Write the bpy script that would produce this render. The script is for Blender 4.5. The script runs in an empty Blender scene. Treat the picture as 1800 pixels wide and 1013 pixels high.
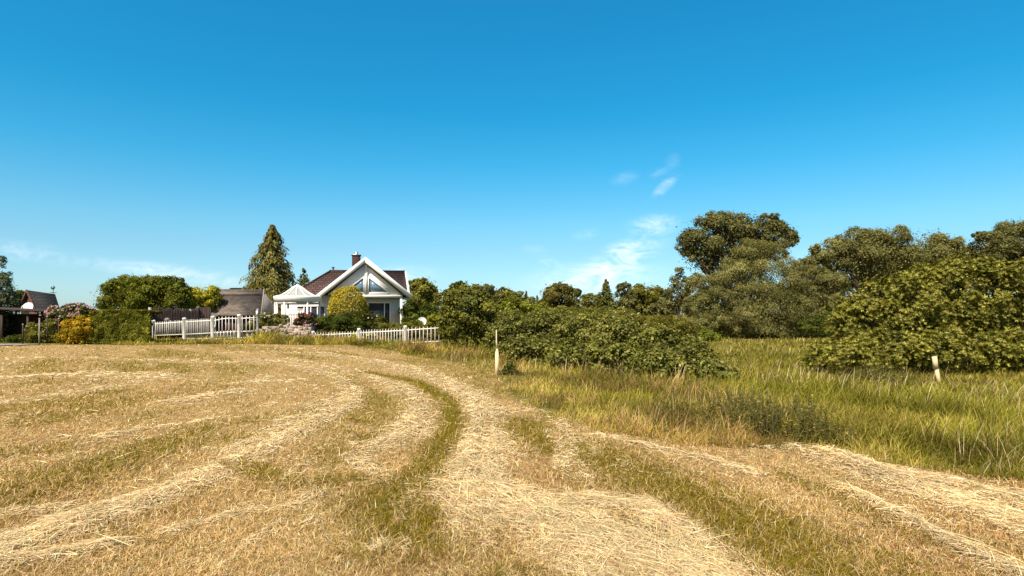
import bpy, math, random
import numpy as np
from mathutils import Vector

random.seed(7)
rng = np.random.default_rng(7)
scene = bpy.context.scene
col = scene.collection

# ------------------------------------------------------------------ frame of reference
# x right, y away from the photographer, z up; the field under the photographer is z = 0
F, HZ, EYE = 1072.0, 552.0, 1.6


def X(px, d):
    return (px - 900.0) / F * d


def Z(py, d):
    return EYE - (py - HZ) / F * d


def W(px, py, d):
    return np.array((X(px, d), d, Z(py, d)))


def smooth(a, b, v):
    t = np.clip((v - a) / (b - a), 0, 1)
    return t * t * (3 - 2 * t)


# ------------------------------------------------------------------ noise
def _hash(ix, iy, s):
    h = (ix.astype(np.int64) * 374761393 + iy.astype(np.int64) * 668265263 + s * 2147483647) & 0xFFFFFFFF
    h = ((h ^ (h >> 13)) * 1274126177) & 0xFFFFFFFF
    h = (h ^ (h >> 16)) & 0xFFFF
    return h / 65535.0


def vnoise(x, y, s=0):
    ix, iy = np.floor(x), np.floor(y)
    fx, fy = x - ix, y - iy
    fx, fy = fx * fx * (3 - 2 * fx), fy * fy * (3 - 2 * fy)
    a, b = _hash(ix, iy, s), _hash(ix + 1, iy, s)
    c, d = _hash(ix, iy + 1, s), _hash(ix + 1, iy + 1, s)
    return (a * (1 - fx) + b * fx) * (1 - fy) + (c * (1 - fx) + d * fx) * fy


def fbm(x, y, s=0, o=4):
    t, a, n = 0.0, 0.5, 0.0
    for k in range(o):
        t = t + a * vnoise(x * 2 ** k, y * 2 ** k, s + k * 17)
        n += a
        a *= 0.55
    return t / n


# ------------------------------------------------------------------ terrain
BY = np.array([-20, 0, 3, 5.0, 5.8, 6.5, 7.1, 7.5, 8.2, 9.6, 12.4, 16.6, 18.8, 22.9, 25, 27, 31, 60.0])
BX = np.array([14, 8.6, 6.6, 5.3, 4.85, 4.4, 3.7, 2.4, 1.35, 0.55, -0.1, -0.45, -1.7, -4.3, -6.0, -7.6, -9.6, -22.0])


def xb(y):
    """x of the edge of the mown field"""
    return np.interp(y, BY, BX)


def yb(x):
    """far edge of the mown field"""
    return 26.3 + 0.5 * np.sin(x * 0.9) - 0.06 * np.clip(-x - 14, 0, 20)


def gz0(x, y):
    x, y = np.asarray(x, float), np.asarray(y, float)
    rise = 0.28 * smooth(9, 29, y) * smooth(6, -9, x)
    drop = -1.35 * smooth(0.5, 26, x - xb(y))
    roll = 0.10 * (fbm(x * 0.16, y * 0.16, 5, 2) - 0.5) * smooth(2, 8, np.hypot(x, y))
    return rise + drop + roll


def ground_at(px, py):
    """the point of the ground seen at a pixel (arrays)"""
    px, py = np.asarray(px, float), np.asarray(py, float)
    d = EYE * F / (py - HZ)
    for _ in range(12):
        d = 0.5 * d + 0.5 * (EYE - gz0(X(px, d), d)) * F / (py - HZ)
    return X(px, d), d


# hay windrows and green strips, traced on the ground: (points, half width in metres, strength)
HAY = [
    ([(560, 622), (640, 632), (740, 655), (815, 690), (848, 725), (845, 775), (826, 825), (835, 860), (880, 890)], 0.36, 1.0),
    ([(800, 850), (900, 880), (1010, 930), (1130, 1000), (1250, 1090)], 0.42, 0.95),
    ([(1010, 885), (1120, 890), (1190, 935), (1270, 1000), (1350, 1080)], 0.22, 1.0),
    ([(760, 855), (860, 890), (960, 950), (1040, 1020)], 0.14, 0.6),
    ([(500, 632), (580, 645), (660, 664), (715, 690), (742, 725), (722, 765), (670, 785)], 0.30, 0.8),
    ([(430, 632), (520, 642), (590, 664), (622, 690), (600, 720), (540, 752), (450, 796), (330, 852), (200, 900), (60, 946), (-60, 985)], 0.24, .85),
    ([(600, 700), (520, 745), (430, 790)], 0.30, 0.6),
    ([(-200, 672), (0, 667), (120, 659), (280, 663)], 0.55, 0.9),
    ([(-200, 730), (0, 712), (120, 693), (235, 674)], 0.28, 0.6),
    ([(315, 708), (415, 690)], 0.3, 0.95),
    ([(420, 676), (520, 672)], 0.25, 0.8),
    ([(180, 770), (330, 745), (400, 735)], 0.14, 0.6),
    ([(-100, 634), (150, 630), (350, 637), (480, 641)], 0.22, 0.85),
    ([(390, 622), (470, 619), (540, 622)], 0.3, 0.7),
    ([(1050, 768), (1130, 785), (1210, 802), (1330, 835)], 0.12, 0.7),
    ([(1180, 745), (1270, 768), (1350, 790)], 0.16, 0.55),
    ([(1390, 778), (1480, 808), (1580, 850), (1690, 890), (1860, 950)], 0.24, 1.0),
    ([(1560, 830), (1680, 855), (1830, 885)], 0.24, 0.8),
    ([(1480, 862), (1590, 915), (1680, 965), (1790, 1020)], 0.06, 0.85),
    ([(880, 705), (940, 725)], 0.10, 0.3),
    ([(0, 905), (110, 895)], 0.12, 0.5),
    ([(300, 935), (420, 905), (540, 890)], 0.10, 0.35),
    ([(680, 850), (620, 800)], 0.14, 0.5),
    ([(-60, 1000), (60, 985), (200, 960)], 0.10, 0.6),
]
GREEN = [
    ([(640, 655), (735, 672), (790, 705), (797, 750), (770, 800), (735, 845)], 0.24, 1.0),
    ([(735, 845), (690, 890), (745, 950)], 0.46, 0.9),
    ([(420, 820), (520, 850), (620, 845)], 0.22, 0.8),
    ([(200, 815), (300, 785), (420, 770)], 0.3, 0.55),
    ([(560, 660), (660, 690), (690, 715)], 0.2, 0.6),
    ([(440, 740), (540, 725)], 0.3, 0.5),
    ([(900, 745), (1010, 790), (1130, 830), (1270, 900), (1400, 990)], 0.52, 0.85),
    ([(1380, 835), (1480, 880), (1620, 950)], 0.14, 0.5),
    ([(-40, 800), (80, 790)], 0.3, 0.5),
]


def _world(lst):
    out = []
    for pts, w, s in lst:
        p = np.array(pts, float)
        gx, gy = ground_at(p[:, 0], np.minimum(p[:, 1], 1400))
        out.append((np.stack([gx, gy], 1), w, s))
    return out


HAYW, GREENW = _world(HAY), _world(GREEN)


def strips(x, y, lst, rough):
    val = np.zeros_like(x)
    tx, ty = np.zeros_like(x), np.ones_like(x)
    wob = 0.5 + rough * (fbm(x * 2.3, y * 1.1, 91, 3) + 0.25 * vnoise(x * 9, y * 5, 3))
    for pts, w, s in lst:
        for a, b in zip(pts[:-1], pts[1:]):
            ab = b - a
            L2 = float(ab @ ab) + 1e-9
            t = np.clip(((x - a[0]) * ab[0] + (y - a[1]) * ab[1]) / L2, 0, 1)
            dx, dy = x - a[0] - t * ab[0], y - a[1] - t * ab[1]
            dist = np.sqrt(dx * dx + dy * dy)
            v = s * (1 - smooth(0.15, 1.6, dist / (w * wob)))
            m = v > val
            val = np.where(m, v, val)
            L = math.sqrt(L2)
            tx, ty = np.where(m, ab[0] / L, tx), np.where(m, ab[1] / L, ty)
    return val, tx, ty


def pattern(x, y):
    """(hay cover, greenness, direction the hay lies in) of the mown field"""
    h, tx, ty = strips(x, y, HAYW, 1.0)
    g, _, _ = strips(x, y, GREENW, 0.9)
    u = x + 0.032 * np.clip(y - 9, 0, 40) ** 2
    st = fbm(u * 1.5, y * 0.42, 11, 4)
    st2 = fbm(u * 0.7 + 9, y * 0.28, 23, 3)
    fine = fbm(x * 4, y * 4, 37, 2)
    thin = fbm(u * 5.5, y * 0.55, 47, 3)
    h = h * (0.50 + 0.85 * np.clip(1.6 * (thin - .18), 0, 1)) * (.8 + .35 * fine) * (1 - .8 * g)
    h = np.maximum(h, 0.66 * smooth(0.54, 0.78, st * 0.45 + thin * .4 + fine * 0.15))
    g = np.maximum(g, 0.66 * smooth(0.42, 0.66, st2 * 0.6 + .22 * thin + fine * 0.18)) * (1 - 0.85 * h)
    nn = h < 0.15
    fx = -0.064 * np.clip(y - 9, 0, 40)
    n = np.hypot(fx, 1)
    tx, ty = np.where(nn, fx / n, tx), np.where(nn, 1 / n, ty)
    return np.clip(h, 0, 1), np.clip(g, 0, 1), tx, ty


def in_field(x, y, jit=0.0):
    return smooth(-0.25, 0.25, xb(y) - x + jit) * smooth(-0.3, 0.3, yb(x) - y + jit)


def gz(x, y):
    return gz0(x, y)


C_HAY, C_DRY, C_GRN = np.array((.74, .575, .33)), np.array((.475, .318, .137)), np.array((.205, .155, .016))


def mixc(a, b, t):
    return a * (1 - t[:, None]) + b * t[:, None]


# ------------------------------------------------------------------ object helpers
ORG = {}


def tag(o, label=None, cat=None, group=None, kind=None):
    if label: o['label'] = label
    if cat: o['category'] = cat
    if group: o['group'] = group
    if kind: o['kind'] = kind
    return o


def thing(name, loc, label, cat, group=None):
    o = bpy.data.objects.new(name, None)
    o.location = [float(v) for v in loc]
    col.objects.link(o)
    ORG[o.name] = np.array(o.location, float)
    return tag(o, label, cat, group)


def np_mesh(name, verts, loops, starts, totals, mat, parent=None, colors=None, smoothf=False, origin=None):
    """one mesh object from numpy arrays given in world space"""
    org = ORG[parent.name] if parent is not None else (np.zeros(3) if origin is None else np.asarray(origin, float))
    me = bpy.data.meshes.new(name)
    v = (np.asarray(verts, float) - org).astype(np.float32)
    me.vertices.add(len(v)); me.vertices.foreach_set('co', v.ravel())
    me.loops.add(len(loops)); me.loops.foreach_set('vertex_index', np.asarray(loops, np.int32))
    me.polygons.add(len(starts)); me.polygons.foreach_set('loop_start', np.asarray(starts, np.int32))
    me.polygons.foreach_set('loop_total', np.asarray(totals, np.int32))
    if smoothf:
        me.polygons.foreach_set('use_smooth', np.ones(len(starts), bool))
    if colors is not None:
        c = np.ones((len(colors), 4), np.float32); c[:, :3] = colors
        dom = 'FACE' if len(colors) == len(starts) else 'POINT'
        a = me.attributes.new('Col', 'FLOAT_COLOR', dom)
        a.data.foreach_set('color', c.ravel())
    me.update(calc_edges=True)
    me.materials.append(mat)
    o = bpy.data.objects.new(name, me)
    if parent is not None:
        o.parent = parent
    else:
        o.location = [float(t) for t in org]
    ORG[o.name] = org
    col.objects.link(o)
    return o


def grid_mesh(name, verts, faces4, *a, **k):
    f = np.asarray(faces4, np.int32)
    n, m = f.shape
    return np_mesh(name, verts, f.ravel(), np.arange(n) * m, np.full(n, m), *a, **k)


class MB:
    """collects boxes, prisms and tubes for ONE mesh"""
    def __init__(s): s.v, s.f = [], []

    def add(s, vs, fs):
        b = len(s.v); s.v += [tuple(map(float, p)) for p in vs]; s.f += [[b + i for i in f] for f in fs]; return s

    def box(s, x0, x1, y0, y1, z0, z1):
        return s.add([(x0, y0, z0), (x1, y0, z0), (x1, y1, z0), (x0, y1, z0), (x0, y0, z1), (x1, y0, z1), (x1, y1, z1), (x0, y1, z1)],
                     [(0, 3, 2, 1), (4, 5, 6, 7), (0, 1, 5, 4), (1, 2, 6, 5), (2, 3, 7, 6), (3, 0, 4, 7)])

    def prism(s, poly, y0, y1):
        """polygon in the xz plane, given counter-clockwise seen from the front, pushed back in y"""
        n = len(poly)
        return s.add([(p[0], y0, p[1]) for p in poly] + [(p[0], y1, p[1]) for p in poly],
                     [list(range(n)), list(range(2 * n - 1, n - 1, -1))] + [(i, i + n, (i + 1) % n + n, (i + 1) % n) for i in range(n)])

    def plate(s, pts, off):
        """a polygon given thickness along the vector off"""
        n = len(pts); off = np.array(off)
        return s.add([np.array(p) for p in pts] + [np.array(p) + off for p in pts],
                     [list(range(n)), list(range(2 * n - 1, n - 1, -1))] + [(i, i + n, (i + 1) % n + n, (i + 1) % n) for i in range(n)])

    def bar(s, a, b, w, h=None):
        h = h or w
        a, b = np.array(a, float), np.array(b, float)
        t = b - a; t /= np.linalg.norm(t)
        up = np.array((0, 0, 1.0)) if abs(t[2]) < .9 else np.array((0, 1.0, 0))
        sx = np.cross(t, up); sx /= np.linalg.norm(sx); sz = np.cross(sx, t)
        c = [(-1, -1), (1, -1), (1, 1), (-1, 1)]
        return s.add([a + sx * i * w / 2 + sz * j * h / 2 for i, j in c] + [b + sx * i * w / 2 + sz * j * h / 2 for i, j in c],
                     [(0, 1, 2, 3), (7, 6, 5, 4), (0, 4, 5, 1), (1, 5, 6, 2), (2, 6, 7, 3), (3, 7, 4, 0)])

    def tube(s, pts, rad, n=8, cap=True):
        pts = [np.array(p, float) for p in pts]
        b = len(s.v); k = len(pts)
        for i, p in enumerate(pts):
            t = pts[min(i + 1, k - 1)] - pts[max(i - 1, 0)]
            t = t / (np.linalg.norm(t) + 1e-9)
            up = np.array((0, 1.0, 0)) if abs(t[2]) > .8 else np.array((0, 0, 1.0))
            a = np.cross(t, up); a /= np.linalg.norm(a); c = np.cross(t, a)
            for j in range(n):
                q = 2 * math.pi * j / n
                s.v.append(tuple(p + rad[i] * (a * math.cos(q) + c * math.sin(q))))
        for i in range(k - 1):
            for j in range(n):
                s.f.append([b + i * n + j, b + i * n + (j + 1) % n, b + (i + 1) * n + (j + 1) % n, b + (i + 1) * n + j])
        if cap:
            s.f.append([b + j for j in range(n)][::-1]); s.f.append([b + (k - 1) * n + j for j in range(n)])
        return s

    def lathe(s, prof, cx, cy, n=16, rot=0.0):
        b = len(s.v); k = len(prof)
        for r, z in prof:
            for j in range(n):
                q = 2 * math.pi * j / n + rot
                s.v.append((cx + r * math.cos(q), cy + r * math.sin(q), z))
        for i in range(k - 1):
            for j in range(n):
                s.f.append([b + i * n + j, b + i * n + (j + 1) % n, b + (i + 1) * n + (j + 1) % n, b + (i + 1) * n + j])
        return s

    def dome(s, c, axis, r, depth, n=20, rings=5):
        """a shallow dish, open side along axis"""
        axis = np.array(axis, float); axis /= np.linalg.norm(axis)
        a = np.cross(axis, (0.1, .2, 1)); a /= np.linalg.norm(a); q = np.cross(axis, a)
        c = np.array(c, float)
        b = len(s.v)
        for side, dd in ((0, 0.0), (1, 0.02)):
            for i in range(rings + 1):
                t = i / rings
                for j in range(n):
                    w = 2 * math.pi * j / n
                    s.v.append(tuple(c + r * t * (a * math.cos(w) + q * math.sin(w)) + axis * (depth * (t * t - 1) - dd * (1 - t * .8))))
            o = b + side * (rings + 1) * n
            for i in range(rings):
                for j in range(n):
                    s.f.append([o + i * n + j, o + (i + 1) * n + j, o + (i + 1) * n + (j + 1) % n, o + i * n + (j + 1) % n][:: 1 if side == 0 else -1])
        return s

    def build(s, name, mat, parent=None, smoothf=False, origin=None):
        lo, st, to = [], [], []
        for f in s.f:
            st.append(len(lo)); to.append(len(f)); lo += f
        return np_mesh(name, np.array(s.v), lo, st, to, mat, parent, smoothf=smoothf, origin=origin)


# ------------------------------------------------------------------ materials
def new_mat(name):
    m = bpy.data.materials.new(name); m.use_nodes = True
    nt = m.node_tree; nt.nodes.clear()
    out = nt.nodes.new('ShaderNodeOutputMaterial')
    return m, nt, out


def lk(nt, a, b): nt.links.new(a, b)


def leaf_mat(name, trans=0.35, gloss=0.0, vary=0.25, scale=1.2, tcol=(1.25, 1.15, .5)):
    m, nt, out = new_mat(name)
    at = nt.nodes.new('ShaderNodeAttribute'); at.attribute_name = 'Col'
    no = nt.nodes.new('ShaderNodeTexNoise'); no.inputs['Scale'].default_value = scale; no.inputs['Detail'].default_value = 2
    tc = nt.nodes.new('ShaderNodeTexCoord'); lk(nt, tc.outputs['Object'], no.inputs['Vector'])
    mr = nt.nodes.new('ShaderNodeMapRange'); lk(nt, no.outputs['Fac'], mr.inputs['Value'])
    mr.inputs['From Min'].default_value = .3; mr.inputs['From Max'].default_value = .7
    mr.inputs['To Min'].default_value = 1 - vary; mr.inputs['To Max'].default_value = 1 + vary
    mu = nt.nodes.new('ShaderNodeVectorMath'); mu.operation = 'SCALE'
    lk(nt, at.outputs['Color'], mu.inputs[0]); lk(nt, mr.outputs['Result'], mu.inputs['Scale'])
    di = nt.nodes.new('ShaderNodeBsdfDiffuse'); lk(nt, mu.outputs[0], di.inputs['Color'])
    tr = nt.nodes.new('ShaderNodeBsdfTranslucent')
    tm = nt.nodes.new('ShaderNodeVectorMath'); tm.operation = 'MULTIPLY'; lk(nt, mu.outputs[0], tm.inputs[0]); tm.inputs[1].default_value = tcol
    lk(nt, tm.outputs[0], tr.inputs['Color'])
    mx = nt.nodes.new('ShaderNodeMixShader'); mx.inputs[0].default_value = trans
    lk(nt, di.outputs[0], mx.inputs[1]); lk(nt, tr.outputs[0], mx.inputs[2])
    last = mx
    if gloss > 0:
        gl = nt.nodes.new('ShaderNodeBsdfGlossy'); gl.inputs['Roughness'].default_value = .45
        gl.inputs['Color'].default_value = (1, 1, .95, 1)
        fr = nt.nodes.new('ShaderNodeMixShader'); fr.inputs[0].default_value = gloss
        lk(nt, mx.outputs[0], fr.inputs[1]); lk(nt, gl.outputs[0], fr.inputs[2]); last = fr
    lk(nt, last.outputs[0], out.inputs['Surface'])
    return m


def surf_mat(name, c1, c2=None, scale=4.0, rough=.6, bump=0.0, stretch=(1, 1, 1), spec=.3, detail=5, metallic=0.0):
    """a surface of two colours mixed by noise, with a little relief"""
    m, nt, out = new_mat(name)
    c2 = c2 or tuple(v * .8 for v in c1)
    pr = nt.nodes.new('ShaderNodeBsdfPrincipled')
    pr.inputs['Roughness'].default_value = rough
    pr.inputs['Specular IOR Level'].default_value = spec
    pr.inputs['Metallic'].default_value = metallic
    tc = nt.nodes.new('ShaderNodeTexCoord'); mp = nt.nodes.new('ShaderNodeMapping'); mp.inputs['Scale'].default_value = stretch
    lk(nt, tc.outputs['Object'], mp.inputs['Vector'])
    no = nt.nodes.new('ShaderNodeTexNoise'); no.inputs['Scale'].default_value = scale; no.inputs['Detail'].default_value = detail
    lk(nt, mp.outputs[0], no.inputs['Vector'])
    rp = nt.nodes.new('ShaderNodeValToRGB')
    rp.color_ramp.elements[0].position = .35; rp.color_ramp.elements[0].color = (*c1, 1)
    rp.color_ramp.elements[1].position = .65; rp.color_ramp.elements[1].color = (*c2, 1)
    lk(nt, no.outputs['Fac'], rp.inputs['Fac']); lk(nt, rp.outputs[0], pr.inputs['Base Color'])
    if bump:
        bp = nt.nodes.new('ShaderNodeBump'); bp.inputs['Strength'].default_value = bump; bp.inputs['Distance'].default_value = .05
        lk(nt, no.outputs['Fac'], bp.inputs['Height']); lk(nt, bp.outputs[0], pr.inputs['Normal'])
    lk(nt, pr.outputs[0], out.inputs['Surface'])
    return m


def tile_mat(name, c1, c2, mortar, w, h, rough=.6, axis='XZ', bump=.6):
    """courses of roof tiles or bricks"""
    m, nt, out = new_mat(name)
    pr = nt.nodes.new('ShaderNodeBsdfPrincipled'); pr.inputs['Roughness'].default_value = rough; pr.inputs['Specular IOR Level'].default_value = .12
    tc = nt.nodes.new('ShaderNodeTexCoord')
    sp = nt.nodes.new('ShaderNodeSeparateXYZ'); lk(nt, tc.outputs['Object'], sp.inputs[0])
    cb = nt.nodes.new('ShaderNodeCombineXYZ')
    lk(nt, sp.outputs['X'] if axis[0] == 'X' else sp.outputs['Y'], cb.inputs[0]); lk(nt, sp.outputs['Z'], cb.inputs[1])
    br = nt.nodes.new('ShaderNodeTexBrick'); lk(nt, cb.outputs[0], br.inputs['Vector'])
    br.inputs['Scale'].default_value = 1; br.inputs['Brick Width'].default_value = w; br.inputs['Row Height'].default_value = h
    br.inputs['Mortar Size'].default_value = h * .13; br.inputs['Mortar Smooth'].default_value = .6
    br.inputs['Color1'].default_value = (*c1, 1); br.inputs['Color2'].default_value = (*c2, 1); br.inputs['Mortar'].default_value = (*mortar, 1)
    no = nt.nodes.new('ShaderNodeTexNoise'); no.inputs['Scale'].default_value = 2.2; lk(nt, tc.outputs['Object'], no.inputs['Vector'])
    mr = nt.nodes.new('ShaderNodeMapRange'); lk(nt, no.outputs['Fac'], mr.inputs['Value']); mr.inputs['To Min'].default_value = .65; mr.inputs['To Max'].default_value = 1.35
    mu = nt.nodes.new('ShaderNodeVectorMath'); mu.operation = 'SCALE'; lk(nt, br.outputs['Color'], mu.inputs[0]); lk(nt, mr.outputs[0], mu.inputs['Scale'])
    lk(nt, mu.outputs[0], pr.inputs['Base Color'])
    bp = nt.nodes.new('ShaderNodeBump'); bp.inputs['Strength'].default_value = bump; bp.inputs['Distance'].default_value = .04; bp.invert = True
    lk(nt, br.outputs['Fac'], bp.inputs['Height']); lk(nt, bp.outputs[0], pr.inputs['Normal'])
    lk(nt, pr.outputs[0], out.inputs['Surface'])
    return m


def board_mat(name, c, step, axis='Z', rough=.55, depth=.35):
    """painted boards: fine shadow joints as relief"""
    m, nt, out = new_mat(name)
    pr = nt.nodes.new('ShaderNodeBsdfPrincipled'); pr.inputs['Roughness'].default_value = rough
    tc = nt.nodes.new('ShaderNodeTexCoord')
    wv = nt.nodes.new('ShaderNodeTexWave'); wv.bands_direction = axis; wv.wave_profile = 'SAW'
    wv.inputs['Scale'].default_value = 1 / step * .314 / 2; wv.inputs['Distortion'].default_value = 0
    lk(nt, tc.outputs['Object'], wv.inputs['Vector'])
    no = nt.nodes.new('ShaderNodeTexNoise'); no.inputs['Scale'].default_value = 1.7; no.inputs['Detail'].default_value = 6
    lk(nt, tc.outputs['Object'], no.inputs['Vector'])
    mr = nt.nodes.new('ShaderNodeMapRange'); lk(nt, no.outputs['Fac'], mr.inputs['Value']); mr.inputs['To Min'].default_value = .85; mr.inputs['To Max'].default_value = 1.08
    mu = nt.nodes.new('ShaderNodeVectorMath'); mu.operation = 'SCALE'; mu.inputs[0].default_value = c; lk(nt, mr.outputs[0], mu.inputs['Scale'])
    lk(nt, mu.outputs[0], pr.inputs['Base Color'])
    bp = nt.nodes.new('ShaderNodeBump'); bp.inputs['Strength'].default_value = depth; bp.inputs['Distance'].default_value = .03
    lk(nt, wv.outputs['Fac'], bp.inputs['Height']); lk(nt, bp.outputs[0], pr.inputs['Normal'])
    lk(nt, pr.outputs[0], out.inputs['Surface'])
    return m


def glass_mat(name, c, rough=.06, ior=1.9):
    m, nt, out = new_mat(name)
    pr = nt.nodes.new('ShaderNodeBsdfPrincipled'); pr.inputs['Roughness'].default_value = rough; pr.inputs['IOR'].default_value = ior
    no = nt.nodes.new('ShaderNodeTexNoise'); no.inputs['Scale'].default_value = .7
    tc = nt.nodes.new('ShaderNodeTexCoord'); lk(nt, tc.outputs['Object'], no.inputs['Vector'])
    mr = nt.nodes.new('ShaderNodeMapRange'); lk(nt, no.outputs['Fac'], mr.inputs['Value']); mr.inputs['To Min'].default_value = .6; mr.inputs['To Max'].default_value = 1.4
    mu = nt.nodes.new('ShaderNodeVectorMath'); mu.operation = 'SCALE'; mu.inputs[0].default_value = c; lk(nt, mr.outputs[0], mu.inputs['Scale'])
    lk(nt, mu.outputs[0], pr.inputs['Base Color'])
    lk(nt, pr.outputs[0], out.inputs['Surface'])
    return m


M_LEAF = leaf_mat('leaf', .30, .0)
M_GLOSSY = leaf_mat('glossy leaf', .24, .010)
M_NEEDLE = leaf_mat('needle', .18, 0, .3, .8)
M_PETAL = leaf_mat('petal', .3, 0, .1, tcol=(1, 1, 1))
M_GRASS = leaf_mat('grass blade', .35, .0, .12, .6, (1.15, 1.1, .6))
M_HAY = leaf_mat('hay strand', .2, .0, .12, .9, (1.05, 1, .8))
M_BARK = surf_mat('bark', (.10, .075, .05), (.05, .038, .027), 6, .9, .8, (1, 1, .3))
M_WHITE = surf_mat('white paint', (.82, .78, .71), (.76, .72, .65), 2.5, .5, .04)
M_FENCE = surf_mat('white fence paint', (.84, .79, .71), (.74, .67, .58), 9, .45, .05)
M_BOARD = board_mat('white weatherboard', (.84, .79, .72), .15, 'Z')
M_ROOF = tile_mat('brown roof tile', (.108, .064, .052), (.078, .046, .038), (.018, .011, .01), .30, .17, .55)
M_SHINGLE = tile_mat('weathered shingle', (.215, .170, .135), (.125, .098, .078), (.05, .038, .03), .26, .085, .9, bump=.35)
M_SLATE = tile_mat('dark roof felt', (.035, .033, .032), (.028, .027, .027), (.015, .015, .015), .5, .2, .8)
M_DARKWOOD = surf_mat('dark stained plank', (.060, .036, .026), (.030, .018, .014), 5, .75, .3, (3, 3, .4))
M_REDWOOD = surf_mat('red brown board', (.12, .045, .03), (.07, .028, .02), 5, .7, .2, (1, 1, .3))
M_GREYWOOD = surf_mat('weathered grey wood', (.34, .31, .27), (.2, .175, .15), 7, .85, .35, (4, 4, .5))
M_PALEWOOD = surf_mat('fresh pale timber', (.72, .56, .33), (.60, .44, .24), 8, .7, .2, (5, 5, .35))
M_BRICK = tile_mat('dark chimney brick', (.075, .04, .032), (.05, .03, .026), (.03, .022, .02), .22, .075, .8)
M_STONE = surf_mat('field stone', (.44, .34, .26), (.17, .13, .105), 2.6, .9, .6)
M_METAL = surf_mat('grey metal', (.45, .45, .44), (.36, .36, .35), 6, .4, 0, metallic=.6)
M_DARKMETAL = surf_mat('dark iron', (.05, .05, .05), (.03, .03, .03), 6, .5)
M_GLASS = glass_mat('window glass', (.09, .16, .22), .04, 2.1)  # blue base colour stands in for reflected sky
M_GLASSD = glass_mat('dark window glass', (.035, .035, .045), .08, 1.6)
M_PLASTIC = surf_mat('translucent roof panel', (.40, .385, .36), (.32, .31, .29), 3, .3)
M_TERRA = surf_mat('terracotta lattice', (.60, .38, .22), (.5, .3, .17), 4, .8)
M_CONC = surf_mat('pale concrete', (.26, .23, .20), (.19, .17, .145), 5, .9, .2)


# ------------------------------------------------------------------ the ground
def build_ground():
    fr = np.linspace(-62, 62, 640)
    bk = np.linspace(62, 298, 60)[1:-1]
    ang = np.radians(np.concatenate([fr, bk]))
    rad = np.concatenate([[0.6, 1.2], np.geomspace(1.8, 60, 360), np.geomspace(62, 4000, 60)])
    A, R = np.meshgrid(ang, rad)
    x, y = (R * np.sin(A)).ravel(), (R * np.cos(A)).ravel()
    na, nr = len(ang), len(rad)
    h, g, _, _ = pattern(x, y)
    inf = in_field(x, y, 0.5 * (fbm(x * 1.5, y * 1.5, 71, 2) - .5))
    near = smooth(60, 30, np.hypot(x, y))
    z = gz(x, y) + near * inf * (0.03 * h + 0.02 * (fbm(x * 6, y * 6, 77, 2) - .5))
    c = mixc(C_DRY[None] * np.ones((len(x), 1)), C_GRN, g)
    c = mixc(c, C_HAY * np.array((.66, .61, .54)), h)  # hay tone darkened on the ground: shade between strands put into colour
    tall = np.array((.16, .14, .03)) * np.ones((len(x), 1))
    far = fbm(x * .15, y * .15, 3, 3)
    tall = mixc(tall, np.array((.26, .21, .06)), far)
    c = mixc(tall, c, inf)
    c *= (0.80 + 0.4 * fbm(x * 11, y * 11, 41, 2))[:, None] * .70  # whole ground darkened, painting in the shade between blades
    v = np.stack([x, y, z], 1)
    v = np.vstack([v, [[0, 0, gz(0, 0)]]])
    c = np.vstack([c, [C_DRY]])
    i, j = np.meshgrid(np.arange(nr - 1), np.arange(na), indexing='ij')
    j2 = (j + 1) % na
    q = np.stack([i * na + j, i * na + j2, (i + 1) * na + j2, (i + 1) * na + j], -1).reshape(-1, 4)[:, ::-1]
    jj = np.arange(na)
    tri = np.stack([np.full(na, nr * na), (jj + 1) % na, jj], 1)
    loops = np.concatenate([q.ravel(), tri.ravel()])
    tot = np.concatenate([np.full(len(q), 4), np.full(na, 3)])
    st = np.concatenate([[0], np.cumsum(tot)[:-1]])
    m, nt, out = new_mat('mown ground')
    at = nt.nodes.new('ShaderNodeAttribute'); at.attribute_name = 'Col'
    tc = nt.nodes.new('ShaderNodeTexCoord')
    no = nt.nodes.new('ShaderNodeTexNoise'); no.inputs['Scale'].default_value = 26; no.inputs['Detail'].default_value = 6; no.inputs['Roughness'].default_value = .7
    lk(nt, tc.outputs['Object'], no.inputs['Vector'])
    mr = nt.nodes.new('ShaderNodeMapRange'); lk(nt, no.outputs['Fac'], mr.inputs['Value'])
    mr.inputs['From Min'].default_value = .25; mr.inputs['From Max'].default_value = .75; mr.inputs['To Min'].default_value = .55; mr.inputs['To Max'].default_value = 1.35
    mu = nt.nodes.new('ShaderNodeVectorMath'); mu.operation = 'SCALE'; lk(nt, at.outputs['Color'], mu.inputs[0]); lk(nt, mr.outputs[0], mu.inputs['Scale'])
    di = nt.nodes.new('ShaderNodeBsdfDiffuse'); lk(nt, mu.outputs[0], di.inputs['Color'])
    bp = nt.nodes.new('ShaderNodeBump'); bp.inputs['Strength'].default_value = .7; bp.inputs['Distance'].default_value = .03
    lk(nt, no.outputs['Fac'], bp.inputs['Height']); lk(nt, bp.outputs[0], di.inputs['Normal'])
    lk(nt, di.outputs[0], out.inputs['Surface'])
    o = np_mesh('ground', v, loops, st, tot, m, colors=c, smoothf=True)
    tag(o, 'sloping meadow ground with mown hay field and pale windrows', 'ground', kind='structure')


build_ground()


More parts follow.
